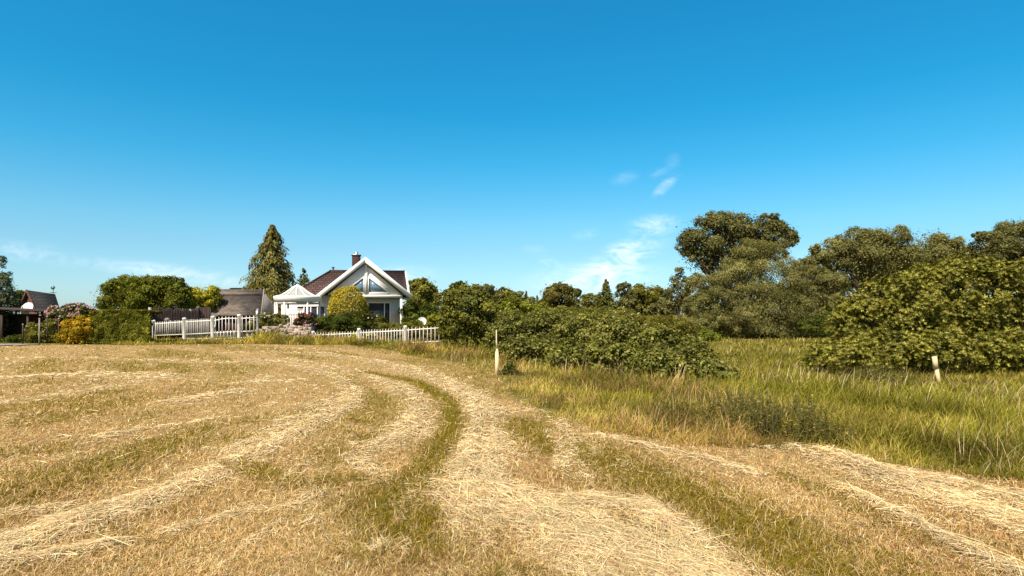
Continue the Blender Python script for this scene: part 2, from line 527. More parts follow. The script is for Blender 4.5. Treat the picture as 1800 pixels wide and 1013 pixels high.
# ------------------------------------------------------------------ grass: every blade a curved ribbon
def ribbons(name, p0, direction, length, rise, curl, width, colors, mat, segs, label, cat, sag=0.0):
    """p0 root (N,3); direction (N,2) heading; rise 0..1 how upright; curl how far the tip bends over"""
    n = len(p0)
    t = np.linspace(0, 1, segs + 1)
    hx = np.zeros((n, segs + 1)); hz = np.zeros((n, segs + 1))
    a0 = np.arcsin(np.clip(rise, -1, 1))
    for k in range(1, segs + 1):
        a = a0 - curl * ((k - .5) / segs)
        hx[:, k] = hx[:, k - 1] + np.cos(a) * length / segs
        hz[:, k] = hz[:, k - 1] + np.sin(a) * length / segs
    px = p0[:, None, 0] + direction[:, None, 0] * hx
    py = p0[:, None, 1] + direction[:, None, 1] * hx
    pz = p0[:, None, 2] + hz
    sx, sy = -direction[:, 1], direction[:, 0]
    # ribbons turn their flat side at random about their length
    ca = rng.uniform(-.6, .6, n)
    w = width[:, None] * .5 * np.where(t < .5, 1.0, (1 - (t - .5) * 1.6))[None]
    L = np.stack([px - sx[:, None] * w, py - sy[:, None] * w, pz - ca[:, None] * w], -1)
    R = np.stack([px + sx[:, None] * w, py + sy[:, None] * w, pz + ca[:, None] * w], -1)
    v = np.stack([L, R], 2).reshape(-1, 3)
    base = (np.arange(n) * 2 * (segs + 1))[:, None]
    k = np.arange(segs)[None] * 2
    q = np.stack([base + k, base + k + 1, base + k + 3, base + k + 2], -1).reshape(-1, 4)
    o = grid_mesh(name, v, q, mat, colors=np.repeat(colors, segs, axis=0))
    return tag(o, label, cat, kind='stuff')


def sample(n, px0, px1, py0, py1, power=1.0):
    px = rng.uniform(px0, px1, n)
    py = py0 + (py1 - py0) * rng.uniform(0, 1, n) ** power
    return ground_at(px, py)


def heading(n, tx=None, ty=None, spread=None):
    a = rng.uniform(0, 2 * np.pi, n)
    if tx is None:
        return np.stack([np.cos(a), np.sin(a)], 1)
    b = np.arctan2(ty, tx) + rng.normal(0, 1, n) * spread + np.where(rng.uniform(size=n) < .5, np.pi, 0)
    return np.stack([np.cos(b), np.sin(b)], 1)


def jitter(c, s):
    n = len(c)
    return np.clip(c * (1 + rng.normal(0, s, (n, 1))) * (1 + rng.normal(0, .05, (n, 3))), .004, .9)


# short stubble of the mown field
x, y = sample(520000, -450, 2250, 586, 1120)
inf = in_field(x, y, 0.6 * (fbm(x * 1.5, y * 1.5, 71, 2) - .5))
k = inf > rng.uniform(0.1, .9, len(x)); x, y = x[k], y[k]
h, g, tx, ty = pattern(x, y)
k = rng.uniform(size=len(x)) > h * .85
x, y, h, g = x[k], y[k], h[k], g[k]
n = len(x)
isg = rng.uniform(size=n) < (0.12 + .8 * g)
c = np.where(isg[:, None], C_GRN * 1.05, C_DRY * 1.08)
pale = rng.uniform(size=n) < .16 * (1 - g)
c = np.where(pale[:, None], C_HAY * .95, c)
rust = rng.uniform(size=n) < .36 * (1 - g) * smooth(.35, .7, fbm(x * .8, y * .6, 61, 3))
c = np.where(rust[:, None], np.array((.40, .22, .09)), c)
dist = np.hypot(x, y)
ln = rng.uniform(.025, .07, n) * (1 + .9 * g) * (.75 + .6 * fbm(x * .8, y * .8, 15, 2))
p = np.stack([x, y, gz(x, y) + .02 * h], 1)
ribbons('stubble_grass', p, heading(n), ln, rng.uniform(.25, .98, n), rng.uniform(.1, 1.0, n), np.maximum(.0028, .0008 * dist),
        jitter(c, .27), M_GRASS, 2, 'short dry yellow and green stubble covering the mown field', 'grass')

# cut hay lying loose on the stubble and heaped in the windrows
x, y = sample(800000, -450, 2250, 590, 1120)
inf = in_field(x, y, .15)
h, g, tx, ty = pattern(x, y)
k = (rng.uniform(size=len(x)) < (h * .95 + .075) * (1 - .6 * g)) & (inf > .5)
x, y, h, tx, ty = x[k], y[k], h[k], tx[k], ty[k]
n = len(x)
dist = np.hypot(x, y)
ln = rng.uniform(.04, .20, n) * np.where(rng.uniform(size=n) < .10, 2.0, 1) * (.75 + .35 * h)
hd = heading(n, tx, ty, .75)
hump = .03 * h + rng.uniform(0, .035, n) * (.25 + h)
p = np.stack([x - hd[:, 0] * ln / 2, y - hd[:, 1] * ln / 2, gz(x, y) + hump], 1)
c = mixc(C_HAY * np.ones((n, 1)), np.array((.54, .36, .14)), (rng.uniform(size=n) < .28).astype(float) * .8)
ribbons('cut_hay', p, hd, ln, rng.uniform(-.02, .28, n), rng.uniform(.1, .55, n), np.maximum(.0026, .0008 * dist),
        jitter(c, .24), M_HAY, 3, 'pale dry cut hay lying in curved windrows on the mown field', 'hay')

# tall uncut grass beyond the mown edge and down the meadow
def tall_edge(x, y):
    j = 1.5 * (fbm(x * .8, y * .8, 53, 3) - .5)
    return (1 - in_field(x, y, j))


x1, y1 = sample(430000, -350, 2500, 588, 940, 1.15)
x2, y2 = sample(60000, 150, 760, 592, 640)
x, y = np.concatenate([x1, x2]), np.concatenate([y1, y2])
k = (tall_edge(x, y) > rng.uniform(.3, .9, len(x))) & (y < 95)
k &= ~((x < -6.9) & (y > 29.5 + .3 * np.sin(x)))
k &= ~((x < -17.4) & (y > 25.8))
WEEDS = [(1190, 720, 9.2, 90, 40), (1270, 740, 8.6, 100, 48), (1350, 760, 8.0, 110, 60), (1425, 775, 7.8, 100, 46), (1545, 672, 20.5, 130, 26), (1310, 715, 9.4, 120, 46), (1400, 735, 8.8, 110, 46)]
for wx, wy, wd, ww, wh in WEEDS:
    k &= ~((((x - X(wx, wd)) / (ww * .45 * wd / F)) ** 2 + ((y - wd) / (.5 if wd < 15 else 1.0)) ** 2 < 1) & (rng.uniform(size=len(x)) < .35))
x, y = x[k], y[k]
n = len(x); dist = np.hypot(x, y)
edge = x - xb(y)
left = x < -6.5
big = fbm(x * .35, y * .22, 29, 3); mid = fbm(x * 1.1, y * .8, 31, 3)
red = smooth(.42, .62, mid) * np.maximum(smooth(4, 1.2, np.abs(edge - 1.6)) * (y < 32) * smooth(4.8, 3.2, x), smooth(3.5, 1, np.abs(y - 27.5)) * smooth(16, 20, x))
dry = np.clip(smooth(.5, .7, big) * .6 + .95 * smooth(2.4, .4, edge) * (y < 17) * smooth(4.8, 3.4, x) + .55 * left, 0, 1)
r = rng.uniform(size=n)
c = np.where((r < dry * .62)[:, None], np.array((.42, .31, .075)), np.array((.20, .178, .022)))
c = np.where((rng.uniform(size=n) < .5 * red)[:, None], np.array((.42, .25, .115)), c)
c = np.where((rng.uniform(size=n) < .14)[:, None], np.array((.34, .28, .08)), c)
lush = smooth(.45, .62, fbm(x * .25 + 5, y * .18, 101, 2)) * smooth(3, 8, edge)
c = mixc(c, np.array((.190, .172, .022)), lush * .6)
hh = fbm(x * 2.2, y * 1.6, 131, 3)
patch = fbm(x * 1.4 + 3, y * .9, 141, 3)
c = c * (.55 + .95 * smooth(.25, .75, patch))[:, None]
ln = rng.uniform(.15, .44, n) * (.35 + 1.3 * mid * (.4 + 1.2 * hh)) * np.where(left, np.where(x < -10.5, 1.75, 1.15), 1.0) * (.38 + .62 * smooth(-.2, 2.4, edge + 5 * left))
p = np.stack([x, y, gz(x, y) - .01], 1)
wind = rng.normal(0, 1, (n, 2)) + np.array((.25, -.12)); wind /= np.linalg.norm(wind, axis=1)[:, None]
ribbons('tall_grass', p, wind, ln, rng.uniform(.72, 1, n), rng.uniform(.1, 1.2, n), np.maximum(.0034, .00078 * dist),
        jitter(c, .18), M_GRASS, 3, 'tall uncut olive and straw coloured grass beyond the mown edge', 'grass')

# flowering stems and seed heads standing above it
x, y = sample(34000, -200, 2400, 592, 930, 1.1)
k = (tall_edge(x, y) > .6) & (y < 70) & ~((x < -6.9) & (y > 29.3)) & ~((x < -17.4) & (y > 25.8))
k &= rng.uniform(size=len(x)) < 1.0 * smooth(.40, .64, fbm(x * .5, y * .35, 83, 3)) * (1 - .75 * smooth(2.0, 4.5, x - xb(y)) * smooth(18, 10, y))
x, y = x[k], y[k]; n = len(x); dist = np.hypot(x, y); edge = x - xb(y)
c = np.where((rng.uniform(size=n) < .5)[:, None], np.array((.50, .36, .18)), np.array((.40, .26, .13)))
c = np.where((rng.uniform(size=n) < .25)[:, None], np.array((.58, .50, .27)), c)
p = np.stack([x, y, gz(x, y)], 1)
wind = rng.normal(0, 1, (n, 2)) + np.array((.5, -.2)); wind /= np.linalg.norm(wind, axis=1)[:, None]
k2 = (dist > 13) | (rng.uniform(size=n) < .4)
ln = rng.uniform(.30, .60, n) * np.where(dist < 13, .8, 1) * k2 * (.5 + .5 * smooth(-.2, 1.5, edge)) * np.where(x < -6.5, .7, 1)
ribbons('seed_heads', p, wind, ln, rng.uniform(.9, 1, n), rng.uniform(.1, .8, n), np.maximum(.0026, .00066 * dist),
        jitter(c, .15), M_HAY, 3, 'dry tan seed heads standing above the tall meadow grass', 'grass')


# ------------------------------------------------------------------ foliage
def rdir(n):
    v = rng.normal(0, 1, (n, 3)); return v / np.linalg.norm(v, axis=1)[:, None]


def unit(v):
    return v / (np.linalg.norm(v, axis=-1)[..., None] + 1e-9)


def leaf_cards(pos, nor, size, asp, colors, name, mat, parent, axis=None):
    n = len(pos)
    if axis is None:
        axis = rdir(n)
    nor = unit(nor)
    t = unit(axis - nor * np.sum(axis * nor, 1)[:, None])
    b = np.cross(nor, t)
    s = size[:, None]
    # a leaf: pointed at both ends, widest before the middle, a little folded
    v = np.stack([pos - t * s * .5, pos + b * s * asp * .5 - t * s * .08 + nor * s * .08, pos + t * s * .5, pos - b * s * asp * .5 - t * s * .08 + nor * s * .08], 1).reshape(-1, 3)
    q = np.arange(4 * n).reshape(n, 4)
    return grid_mesh(name, v, q, mat, parent, colors=colors)


def lobes_px(d, lst, flat=.9):
    """[(px, py, w, h) or (px, py, w, h, dd)] at distance d -> centres and radii in metres"""
    c, r = [], []
    for L in lst:
        dd = d + (L[4] if len(L) > 4 else 0)
        c.append(W(L[0], L[1], dd)); rx, rz = L[2] / 2 * dd / F, L[3] / 2 * dd / F
        r.append((rx, flat * (rx + rz) / 2, rz))
    return np.array(c), np.array(r)


def crown_points(C, R, leaf, cover=1.5, clump=.34, gap=.0, shag=.12, inner=.25, nmax=60000, droop=0.0, ccount=1.0, solid=False):
    """points, outward normals and clump ids of the leaves of a crown made of uneven clumps"""
    P, N, I = [], [], []
    areas = [4 * math.pi * ((r[0] * r[1]) ** 1.6 / 3 + (r[0] * r[2]) ** 1.6 / 3 + (r[1] * r[2]) ** 1.6 / 3) ** (1 / 1.6) for r in R]
    tot = sum(areas)
    want = min(nmax, int(cover * tot / (leaf * leaf * .30)))
    cid = 0
    for c, r, A in zip(C, R, areas):
        nu = int(max(30, int(want * A / tot)) * (1.0 if solid else .12 - .1 * (gap > .2)))
        if nu:
            # loose sprays between the clumps
            e = rdir(nu); q = rng.uniform(.92 if solid else .72, 1.02, nu) + shag * .8 * np.minimum(np.abs(rng.normal(0, .5, nu)), .9)
            wv = (.90 if solid else .78) + (.2 if solid else .5) * fbm(e[:, 0] * 2.3 + 7 * c[0], e[:, 2] * 2.3 + e[:, 1] * 1.7 + c[2], 19, 2)
            P.append(c + e * r * (q * wv)[:, None]); N.append(e); I.append(rng.integers(0, 12, nu) + cid); cid += 12
        if solid:
            continue
        nl = max(30, int(want * A / tot))
        rm = float(np.mean(r))
        nc = int(np.clip(ccount * 1.5 / clump ** 2, 8, 160))
        d = rdir(nc); d[:, 2] = np.where(d[:, 2] < -.55, -d[:, 2] * .6, d[:, 2]); d = unit(d)
        cc = c + d * r * (rng.uniform(.86, .96, (nc, 1)) if solid else rng.uniform(.62, .95, (nc, 1)))
        cr = rm * clump * rng.uniform(.45, 1.35, nc)
        keep = rng.uniform(size=nc) > gap
        cc, cr, d = cc[keep], cr[keep], d[keep]
        w = cr ** 2; w /= w.sum()
        ids = rng.choice(len(cr), nl, p=w)
        e = unit(rdir(nl) + .55 * d[ids])
        sh = 1 + 1.3 * shag * np.minimum(np.abs(rng.normal(0, 1, nl)), 1.7) * (rng.uniform(size=nl) < .6) - .28 * rng.uniform(size=nl) ** 2
        e2 = e * np.array((1, 1, .8))
        p = cc[ids] + e2 * (cr[ids] * sh)[:, None]
        if droop:
            p[:, 2] -= droop * cr[ids] * rng.uniform(0, 1, nl) ** 2
        P.append(p); N.append(e + .3 * d[ids]); I.append(ids + cid)
        cid += len(cr)
        ni = int(nl * inner)
        q = rdir(ni) * rng.uniform(.2, .8, (ni, 1)) ** .6
        P.append(c + q * r * .85); N.append(rdir(ni)); I.append(np.full(ni, cid)); cid += 1
    return np.vstack(P), np.vstack(N), np.concatenate(I)


WARM = np.array((1.22, 1.22, .92))


def leaf_colors(I, pal, tip=None, s=.2, clumpvar=.22):
    n = len(I); m = int(I.max()) + 1
    pal = np.array(pal, float)
    cl = rng.choice(len(pal), m)
    own = rng.choice(len(pal), n)
    use = np.where(rng.uniform(size=n) < .6, cl[I], own)
    c = pal[use] * (1 + clumpvar * rng.normal(0, 1, m))[I][:, None].clip(.55, 1.6)
    if tip is not None:
        c = np.where((rng.uniform(size=n) < tip[1])[:, None], np.array(tip[0]), c)
    return jitter(c * WARM, s)


def limbs(base, C, R, r0, seed, sub=2):
    """trunk and limbs reaching into every lobe"""
    rs = random.Random(seed)
    mb = MB()
    top = np.average(C, axis=0, weights=np.prod(R, 1) ** .5)
    fork = np.array(base) * .55 + top * .45
    fork[2] = base[2] + (top[2] - base[2]) * .55
    pts = [np.array(base) + (fork - np.array(base)) * t + np.array((math.sin(t * 5 + seed) * r0 * .5, 0, 0)) * t for t in (0, .12, .4, .7, 1)]
    mb.tube(pts, [r0 * 1.45, r0 * 1.05, r0 * .9, r0 * .8, r0 * .7], 10)
    for c, r in zip(C, R):
        for k in range(sub):
            e = c + np.array((rs.uniform(-.6, .6), rs.uniform(-.6, .6), rs.uniform(-.1, .75))) * r
            s = pts[rs.choice((2, 3, 4))]
            m = s * .5 + e * .5 + np.array((rs.uniform(-.1, .1), rs.uniform(-.1, .1), .12)) * r
            mb.tube([s, s * .7 + m * .3, m, e], [r0 * .48, r0 * .4, r0 * .27, r0 * .07], 6)
            for q in range(2):
                e2 = m * .4 + e * .6 + np.array((rs.uniform(-.5, .5), rs.uniform(-.5, .5), rs.uniform(0, .5))) * r
                mb.tube([m, m * .5 + e2 * .5, e2], [r0 * .22, r0 * .13, r0 * .04], 5)
    return mb


PAL = dict(
    olive=[(.135, .125, .030), (.115, .110, .026), (.155, .14, .038)],
    grey=[(.150, .140, .062), (.130, .122, .050), (.175, .16, .075)],
    dull=[(.118, .112, .050), (.10, .095, .042), (.14, .13, .062)],
    dark=[(.075, .072, .022), (.060, .058, .020), (.09, .086, .026)],
    darkgreen=[(.062, .075, .018), (.05, .062, .016), (.078, .092, .022)],
    green=[(.135, .145, .026), (.11, .125, .022), (.165, .17, .032)],
    bright=[(.21, .20, .030), (.175, .175, .026), (.25, .235, .04)],
    gold=[(.36, .27, .030), (.29, .22, .026), (.42, .33, .045)],
    orange=[(.38, .24, .025), (.31, .20, .025), (.30, .23, .03)],
    bluegreen=[(.07, .085, .055), (.055, .07, .045), (.09, .105, .07)],
)


def plant(name, label, cat, d, lst, base_px, pal, leaf=.2, group=None, trunk=.0, cover=1.5, clump=.34, gap=.05, shag=.12, tip=None,
          mat=None, asp=.55, nmax=80000, up=.35, droop=0.0, fl=None, flat=.9, inner=.25, crown='crown', stem='trunk', sub=2, ccount=1.0, solid=False, shoots=None):
    C, R = lobes_px(d, lst, flat)
    bx = X(base_px, d)
    base = np.array((bx, d, float(gz(bx, d)) - .05))
    root = thing(name, base, label, cat, group)
    P, N, I = crown_points(C, R, leaf, cover, clump, gap, shag, inner, nmax, droop, ccount, solid)
    k = P[:, 2] > gz(P[:, 0], P[:, 1]) + .02
    P, N, I = P[k], N[k], I[k]
    if shoots:
        ns, sl = shoots
        q = rng.choice(len(P), ns); q = q[(N[q][:, 2] > -.2)]
        ns = len(q); m = 14
        e = unit(N[q] + np.array((0, 0, .9)) + rdir(ns) * .5); L = sl * rng.uniform(.4, 1.2, ns)
        t = np.tile(np.linspace(.1, 1, m), ns); kk = np.repeat(np.arange(ns), m)
        pp = P[q][kk] + e[kk] * (L[kk] * t)[:, None]; pp[:, 2] -= (L[kk] * .55 * t ** 2.2)
        pp += rdir(len(pp)) * leaf * .45
        shoot_mb = MB()
        for j in range(ns):
            tt = (0, .35, .7, 1.0)
            pt = [P[q[j]] + e[j] * L[j] * a - np.array((0, 0, L[j] * .55 * a ** 2.2)) for a in tt]
            shoot_mb.tube(pt, [.006, .005, .004, .002], 4, False)
            if j % 6 == 0:
                shoot_mb.tube([base, base * .5 + pt[0] * .5 + (0, 0, .12), pt[0]], [.012, .009, .006], 4, False)
        P, N, I = np.vstack([P, pp]), np.vstack([N, np.tile((0, 0, 1.0), (len(pp), 1))]), np.concatenate([I, rng.integers(0, int(I.max()) + 1, len(pp))])
    n = len(P)
    nor = N * .75 + np.array((0, 0, up)) + rdir(n) * .75
    ax = rdir(n) + np.array((0, 0, -droop * 2))
    leaf_cards(P, nor, leaf * rng.uniform(.45, 1.5, n), asp, leaf_colors(I, PAL[pal] if isinstance(pal, str) else pal, tip), crown, mat or M_LEAF, root, ax)
    if trunk:
        limbs(base, C, R, trunk, int(base_px), sub).build(stem, M_BARK, root, True)
    else:
        mb = MB(); rs = random.Random(int(base_px) * 3 + 1)
        for kx in range(9):
            c, r = C[rs.randrange(len(C))], R[rs.randrange(len(R))]
            b0 = base.copy(); b1 = np.array((c[0] * .6 + bx * .4, c[1], 0)); b1[2] = float(gz(b1[0], b1[1])) + .08
            e = c + np.array((rs.uniform(-.6, .6), rs.uniform(-.5, .5), rs.uniform(-.2, .7))) * r
            rr = .012 + .01 * rs.random() + .004 * float(np.mean(R))
            mb.tube([b0, b1, b1 * .45 + e * .55 + np.array((0, 0, .1)), e], [rr, rr, rr * .7, rr * .25], 5)
        if shoots:
            b_ = len(mb.v); mb.v += shoot_mb.v; mb.f += [[b_ + i for i in f] for f in shoot_mb.f]
        mb.build('stems', M_BARK, root, True)
    if fl:
        nf, pc, fs = fl
        k = N[:, 2] > -.35
        pick = rng.choice(np.nonzero(k)[0], min(nf, int(k.sum())), replace=False)
        pos = P[pick] + unit(N[pick]) * leaf * .35
        # each bloom a small ball of petals
        m = 7
        pp = np.repeat(pos, m, 0); e = rdir(len(pp)); e[:, 2] = np.abs(e[:, 2]) * .9
        pcs = np.array(pc, float)[rng.choice(len(pc), nf)][: len(pos)]
        leaf_cards(pp + e * fs * .35, e + rdir(len(pp)) * .3, np.full(len(pp), fs * .8), .9, jitter(np.repeat(pcs, m, 0), .1), 'blossoms', M_PETAL, root)
    return root


def conifer(name, label, d, apex, base_px, base_py, width, pal, group=None, levels=26, droop=.5, leaf=.22, per=9, dens=30, full=.8, lean=0.0, ragged=.25):
    """whorled branches hung with needle sprays"""
    tip = W(*apex, d)
    bx = X(base_px, d)
    g0 = float(gz(bx, d))
    zb = Z(base_py, d)
    root = thing(name, (bx, d, g0), label, 'tree', group)
    H = tip[2] - zb
    rmax = width / 2 * d / F
    mb = MB(); mb.tube([(bx, d, g0 - .1), (bx, d, zb), ((bx + tip[0]) / 2, d, (zb + tip[2]) / 2), tip], [rmax * .11, rmax * .09, rmax * .06, .015], 8)
    P, N, A, I = [], [], [], []
    cid = 0
    for lv in range(levels):
        t = lv / (levels - 1)
        nb = max(4, int(per * (1 - .45 * t)))
        ph = rng.uniform(0, 6.28)
        for b in range(nb):
            tt = np.clip(t + rng.normal(0, .5 / levels), 0, .99)
            z0 = zb + H * tt
            L = rmax * (1 - tt) ** full * rng.uniform(1 - ragged, 1.08) + .06
            a = ph + 6.28318 * b / nb + rng.normal(0, .22)
            dr = np.array((math.cos(a), math.sin(a)))
            x0 = bx + (tip[0] - bx) * tt
            q = np.linspace(0, 1, 5)
            bz = z0 + L * (.22 * q - droop * q ** 2)
            pts = [np.array((x0 + dr[0] * L * s, d + dr[1] * L * s, zz)) for s, zz in zip(q, bz)]
            mb.tube(pts, [.03 * (1 - s * .8) * (.4 + rmax * .25) for s in q], 4, False)
            m = int(dens * (.35 + (1 - tt)))
            s = rng.uniform(.12, 1.03, m) ** .75
            side = rng.normal(0, .17, m) * L * (1.1 - .5 * s)
            pos = np.stack([x0 + dr[0] * L * s - dr[1] * side, d + dr[1] * L * s + dr[0] * side, z0 + L * (.22 * s - droop * s ** 2)], 1)
            pos[:, 2] -= np.abs(side) * .5 + rng.uniform(0, .9, m) ** 1.5 * leaf * (1.2 + 2 * droop)
            P.append(pos)
            N.append(np.stack([dr[0] * np.ones(m), dr[1] * np.ones(m), np.full(m, .6)], 1) + rng.normal(0, .5, (m, 3)))
            A.append(np.stack([dr[0] * .6 - dr[1] * side / L * 2, dr[1] * .6 + dr[0] * side / L * 2, np.full(m, -droop * 1.6 - .1)], 1) + rng.normal(0, .25, (m, 3)))
            I.append(np.full(m, cid)); cid += 1
    P, N, A, I = np.vstack(P), np.vstack(N), np.vstack(A), np.concatenate(I)
    n = len(P)
    leaf_cards(P, N, leaf * rng.uniform(.7, 1.5, n), .42, leaf_colors(I, PAL[pal] if isinstance(pal, str) else pal, None, .16, .18), 'crown', M_NEEDLE, root, A)
    mb.build('trunk', M_BARK, root, True)
    return root


# --- trees and shrubs on the right, nearest last
G_FAR = 'trees of the far tree line'
plant('poplar_tree', 'tallest spreading dark tree with open top rising behind grey willows', 'tree', 92,
      [(1262, 418, 110, 78), (1225, 432, 64, 52), (1300, 405, 80, 56), (1362, 415, 70, 52), (1340, 440, 90, 70), (1385, 416, 36, 30), (1235, 455, 70, 52), (1255, 392, 60, 34), (1290, 460, 110, 80), (1215, 418, 40, 30), (1352, 390, 44, 26)],
      1282, 'dull', .32, None, .55, cover=1.25, clump=.25, gap=.2, shag=.28, sub=3, inner=.16, nmax=90000)
plant('willow_tree', 'large rounded grey green willow in front of the tallest tree', 'tree', 78,
      [(1332, 452, 110, 60, 2), (1298, 492, 84, 66, 0), (1366, 492, 110, 70, -1), (1330, 520, 96, 60, -3), (1372, 538, 100, 66, -5), (1322, 556, 80, 56, -6), (1396, 560, 70, 50, -4), (1320, 436, 60, 30, 2), (1288, 574, 44, 30, -5), (1404, 516, 54, 56, 0), (1342, 578, 70, 28, -5), (1340, 540, 120, 90, 3), (1306, 583, 84, 24, -5), (1356, 585, 96, 22, -5), (1402, 583, 70, 26, -4), (1340, 588, 110, 12, 0)],
      1340, 'grey', .235, 'grey willows of the meadow edge', .45, cover=1.8, clump=.26, gap=.08, shag=.16, asp=.34, droop=.5)
plant('willow_tree', 'smaller grey willow between slender tree and the large willow', 'tree', 76,
      [(1246, 500, 76, 46, 1), (1262, 530, 70, 50, -2), (1228, 540, 54, 56, -3), (1262, 562, 60, 36, -4), (1232, 574, 60, 26, -4), (1245, 540, 80, 80, 2), (1250, 585, 90, 20, -3)],
      1255, 'grey', .235, 'grey willows of the meadow edge', .3, cover=1.7, clump=.28, gap=.08, shag=.16, asp=.34, droop=.4)
plant('willow_tree', 'grey willow right of the large willow, beside the bright laurel bush', 'tree', 80,
      [(1426, 492, 70, 54, 1), (1462, 502, 60, 46, -1), (1424, 530, 66, 50, -3), (1466, 538, 56, 46, -2), (1412, 468, 40, 30, 2), (1438, 564, 66, 40, -4), (1476, 566, 44, 36, -2), (1445, 530, 90, 90, 3), (1446, 584, 90, 22, -3)],
      1440, 'grey', .235, 'grey willows of the meadow edge', .35, cover=1.7, clump=.28, gap=.08, shag=.16, asp=.34, droop=.4)
plant('slender_tree', 'slim upright tree with thin trunk at the left of the willows', 'tree', 84,
      [(1196, 492, 26, 44), (1190, 520, 44, 50), (1204, 538, 36, 40), (1180, 540, 30, 34), (1222, 500, 22, 36)],
      1194, 'dull', .32, None, .2, cover=.9, clump=.3, gap=.22, shag=.3, inner=.1)
plant('broadleaf_tree', 'wide grey green tree with silvery top behind the laurel bush', 'tree', 98,
      [(1470, 450, 90, 60), (1520, 440, 110, 70), (1562, 432, 90, 66), (1448, 470, 60, 50), (1540, 470, 150, 70), (1432, 440, 20, 22)],
      1520, 'grey', .28, G_FAR, .5, cover=1.3, clump=.27, gap=.17, shag=.2)
plant('broadleaf_tree', 'olive tree with rounded top right of the silvery tree', 'tree', 104,
      [(1628, 445, 110, 74), (1680, 455, 90, 66), (1600, 470, 100, 70), (1712, 465, 60, 60), (1650, 490, 140, 70)],
      1640, 'grey', .29, G_FAR, .5, cover=1.3, clump=.27, gap=.15, shag=.2)
plant('broadleaf_tree', 'dark olive tree at the right edge behind the laurel bush', 'tree', 100,
      [(1750, 438, 90, 64), (1800, 425, 100, 74), (1770, 470, 140, 80), (1850, 450, 110, 110), (1725, 415, 30, 16)],
      1790, 'dull', .29, G_FAR, .5, cover=1.3, clump=.27, gap=.15, shag=.2)
plant('broadleaf_tree', 'low tree filling the gap below the silvery tree', 'tree', 108,
      [(1450, 520, 130, 110), (1560, 520, 150, 90)], 1500, 'dull', .45, G_FAR, .4, cover=1.2, clump=.3, gap=.1)

# background line in the middle
plant('chestnut_tree', 'round domed dark tree alone above the bramble thicket', 'tree', 70,
      [(984, 528, 76, 60), (964, 542, 42, 40), (1004, 545, 42, 40), (984, 512, 46, 28)], 984,
      [(.115, .10, .03), (.095, .082, .026), (.14, .118, .04)], .30, None, .35, cover=1.9, clump=.22, gap=.06, shag=.12)
conifer('spruce_tree', 'dark pointed spruce between domed tree and far grove', 74, (1065, 492), 1066, 552, 54, 'dark', None, 18, .12, .34, 8, 26, .85)
plant('broadleaf_tree', 'low olive tree just left of the dark pointed spruce', 'tree', 84,
      [(1038, 536, 40, 36), (1026, 546, 34, 30), (1050, 548, 30, 30)], 1036, 'olive', .32, G_FAR, .25, clump=.3)
plant('broadleaf_tree', 'upright olive tree just right of the dark pointed spruce', 'tree', 92,
      [(1098, 515, 26, 40), (1104, 535, 36, 44), (1092, 540, 28, 40)], 1098, 'dull', .34, G_FAR, .25, clump=.3, shag=.2, gap=.12)
plant('broadleaf_tree', 'taller rounded tree in the far grove left of the slender tree', 'tree', 96,
      [(1130, 520, 50, 46), (1152, 524, 46, 44), (1142, 545, 70, 40), (1118, 535, 36, 40)], 1138, 'olive', .36, G_FAR, .3, clump=.28, gap=.1)
plant('broadleaf_tree', 'low tree touching the slender tree in the far grove', 'tree', 94,
      [(1172, 538, 40, 44), (1160, 552, 50, 30)], 1170, 'dull', .36, G_FAR, .3, clump=.3)
plant('broadleaf_tree', 'rounded pale olive tree right of the tall hedge bush', 'tree', 72,
      [(888, 524, 46, 34), (908, 532, 40, 36), (876, 535, 36, 34), (925, 538, 34, 34)], 890, 'olive', .28, G_FAR, .3, clump=.28, gap=.08)
plant('broadleaf_tree', 'dark tree peeping over the tall hedge bush', 'tree', 60,
      [(806, 512, 44, 30), (790, 525, 40, 34), (820, 525, 40, 34)], 804, 'darkgreen', .26, G_FAR, .25, clump=.3)
plant('broadleaf_tree', 'greyish tree behind the right end of the tall hedge bush', 'tree', 64,
      [(852, 514, 44, 28), (842, 525, 40, 34), (868, 528, 30, 30)], 852, 'dull', .26, G_FAR, .25, clump=.3)
conifer('small_spruce', 'thin dark spruce tip left of the round domed tree, larger of two', 76, (925, 512), 925, 550, 18, 'dark', 'small spruces near the domed tree', 11, .2, .3, 6, 16, .8)
conifer('small_spruce', 'tiny dark spruce tip close beside the round domed tree', 80, (944, 519), 944, 552, 13, 'dark', 'small spruces near the domed tree', 10, .2, .28, 6, 14, .8)

# shrubs behind the bramble thicket
G_MID = 'rounded shrubs behind the thicket'
plant('rounded_shrub', 'broad rounded olive shrub at the right end behind the thicket', 'shrub', 42,
      [(1175, 578, 100, 46), (1145, 572, 60, 40), (1205, 585, 50, 34)], 1175, [(.115, .105, .026), (.135, .12, .03)], .12, G_MID, cover=1.7, clump=.22, gap=.03, asp=.4)
plant('rounded_shrub', 'olive shrub below the dark pointed spruce', 'shrub', 46,
      [(1075, 560, 90, 40), (1030, 562, 60, 40), (1110, 566, 60, 30)], 1070, 'olive', .15, G_MID, clump=.28, fl=(60, [(.6, .56, .42)], .12))
plant('rounded_shrub', 'dull green shrub below the round domed tree', 'shrub', 44,
      [(985, 560, 90, 36), (950, 556, 60, 40), (1015, 565, 50, 34)], 980, 'olive', .15, G_MID, clump=.28)
plant('rounded_shrub', 'green shrub right of the tall hedge bush with open branches', 'shrub', 33,
      [(915, 550, 70, 50), (885, 556, 60, 56), (945, 560, 60, 44), (902, 534, 40, 24)], 912, 'green', .13, G_MID, clump=.28, gap=.1)
plant('rounded_shrub', 'low dark green scrub at the foot of the willows', 'shrub', 66,
      [(1225, 590, 90, 26), (1180, 590, 80, 30)], 1215, 'green', .2, G_MID, clump=.3)
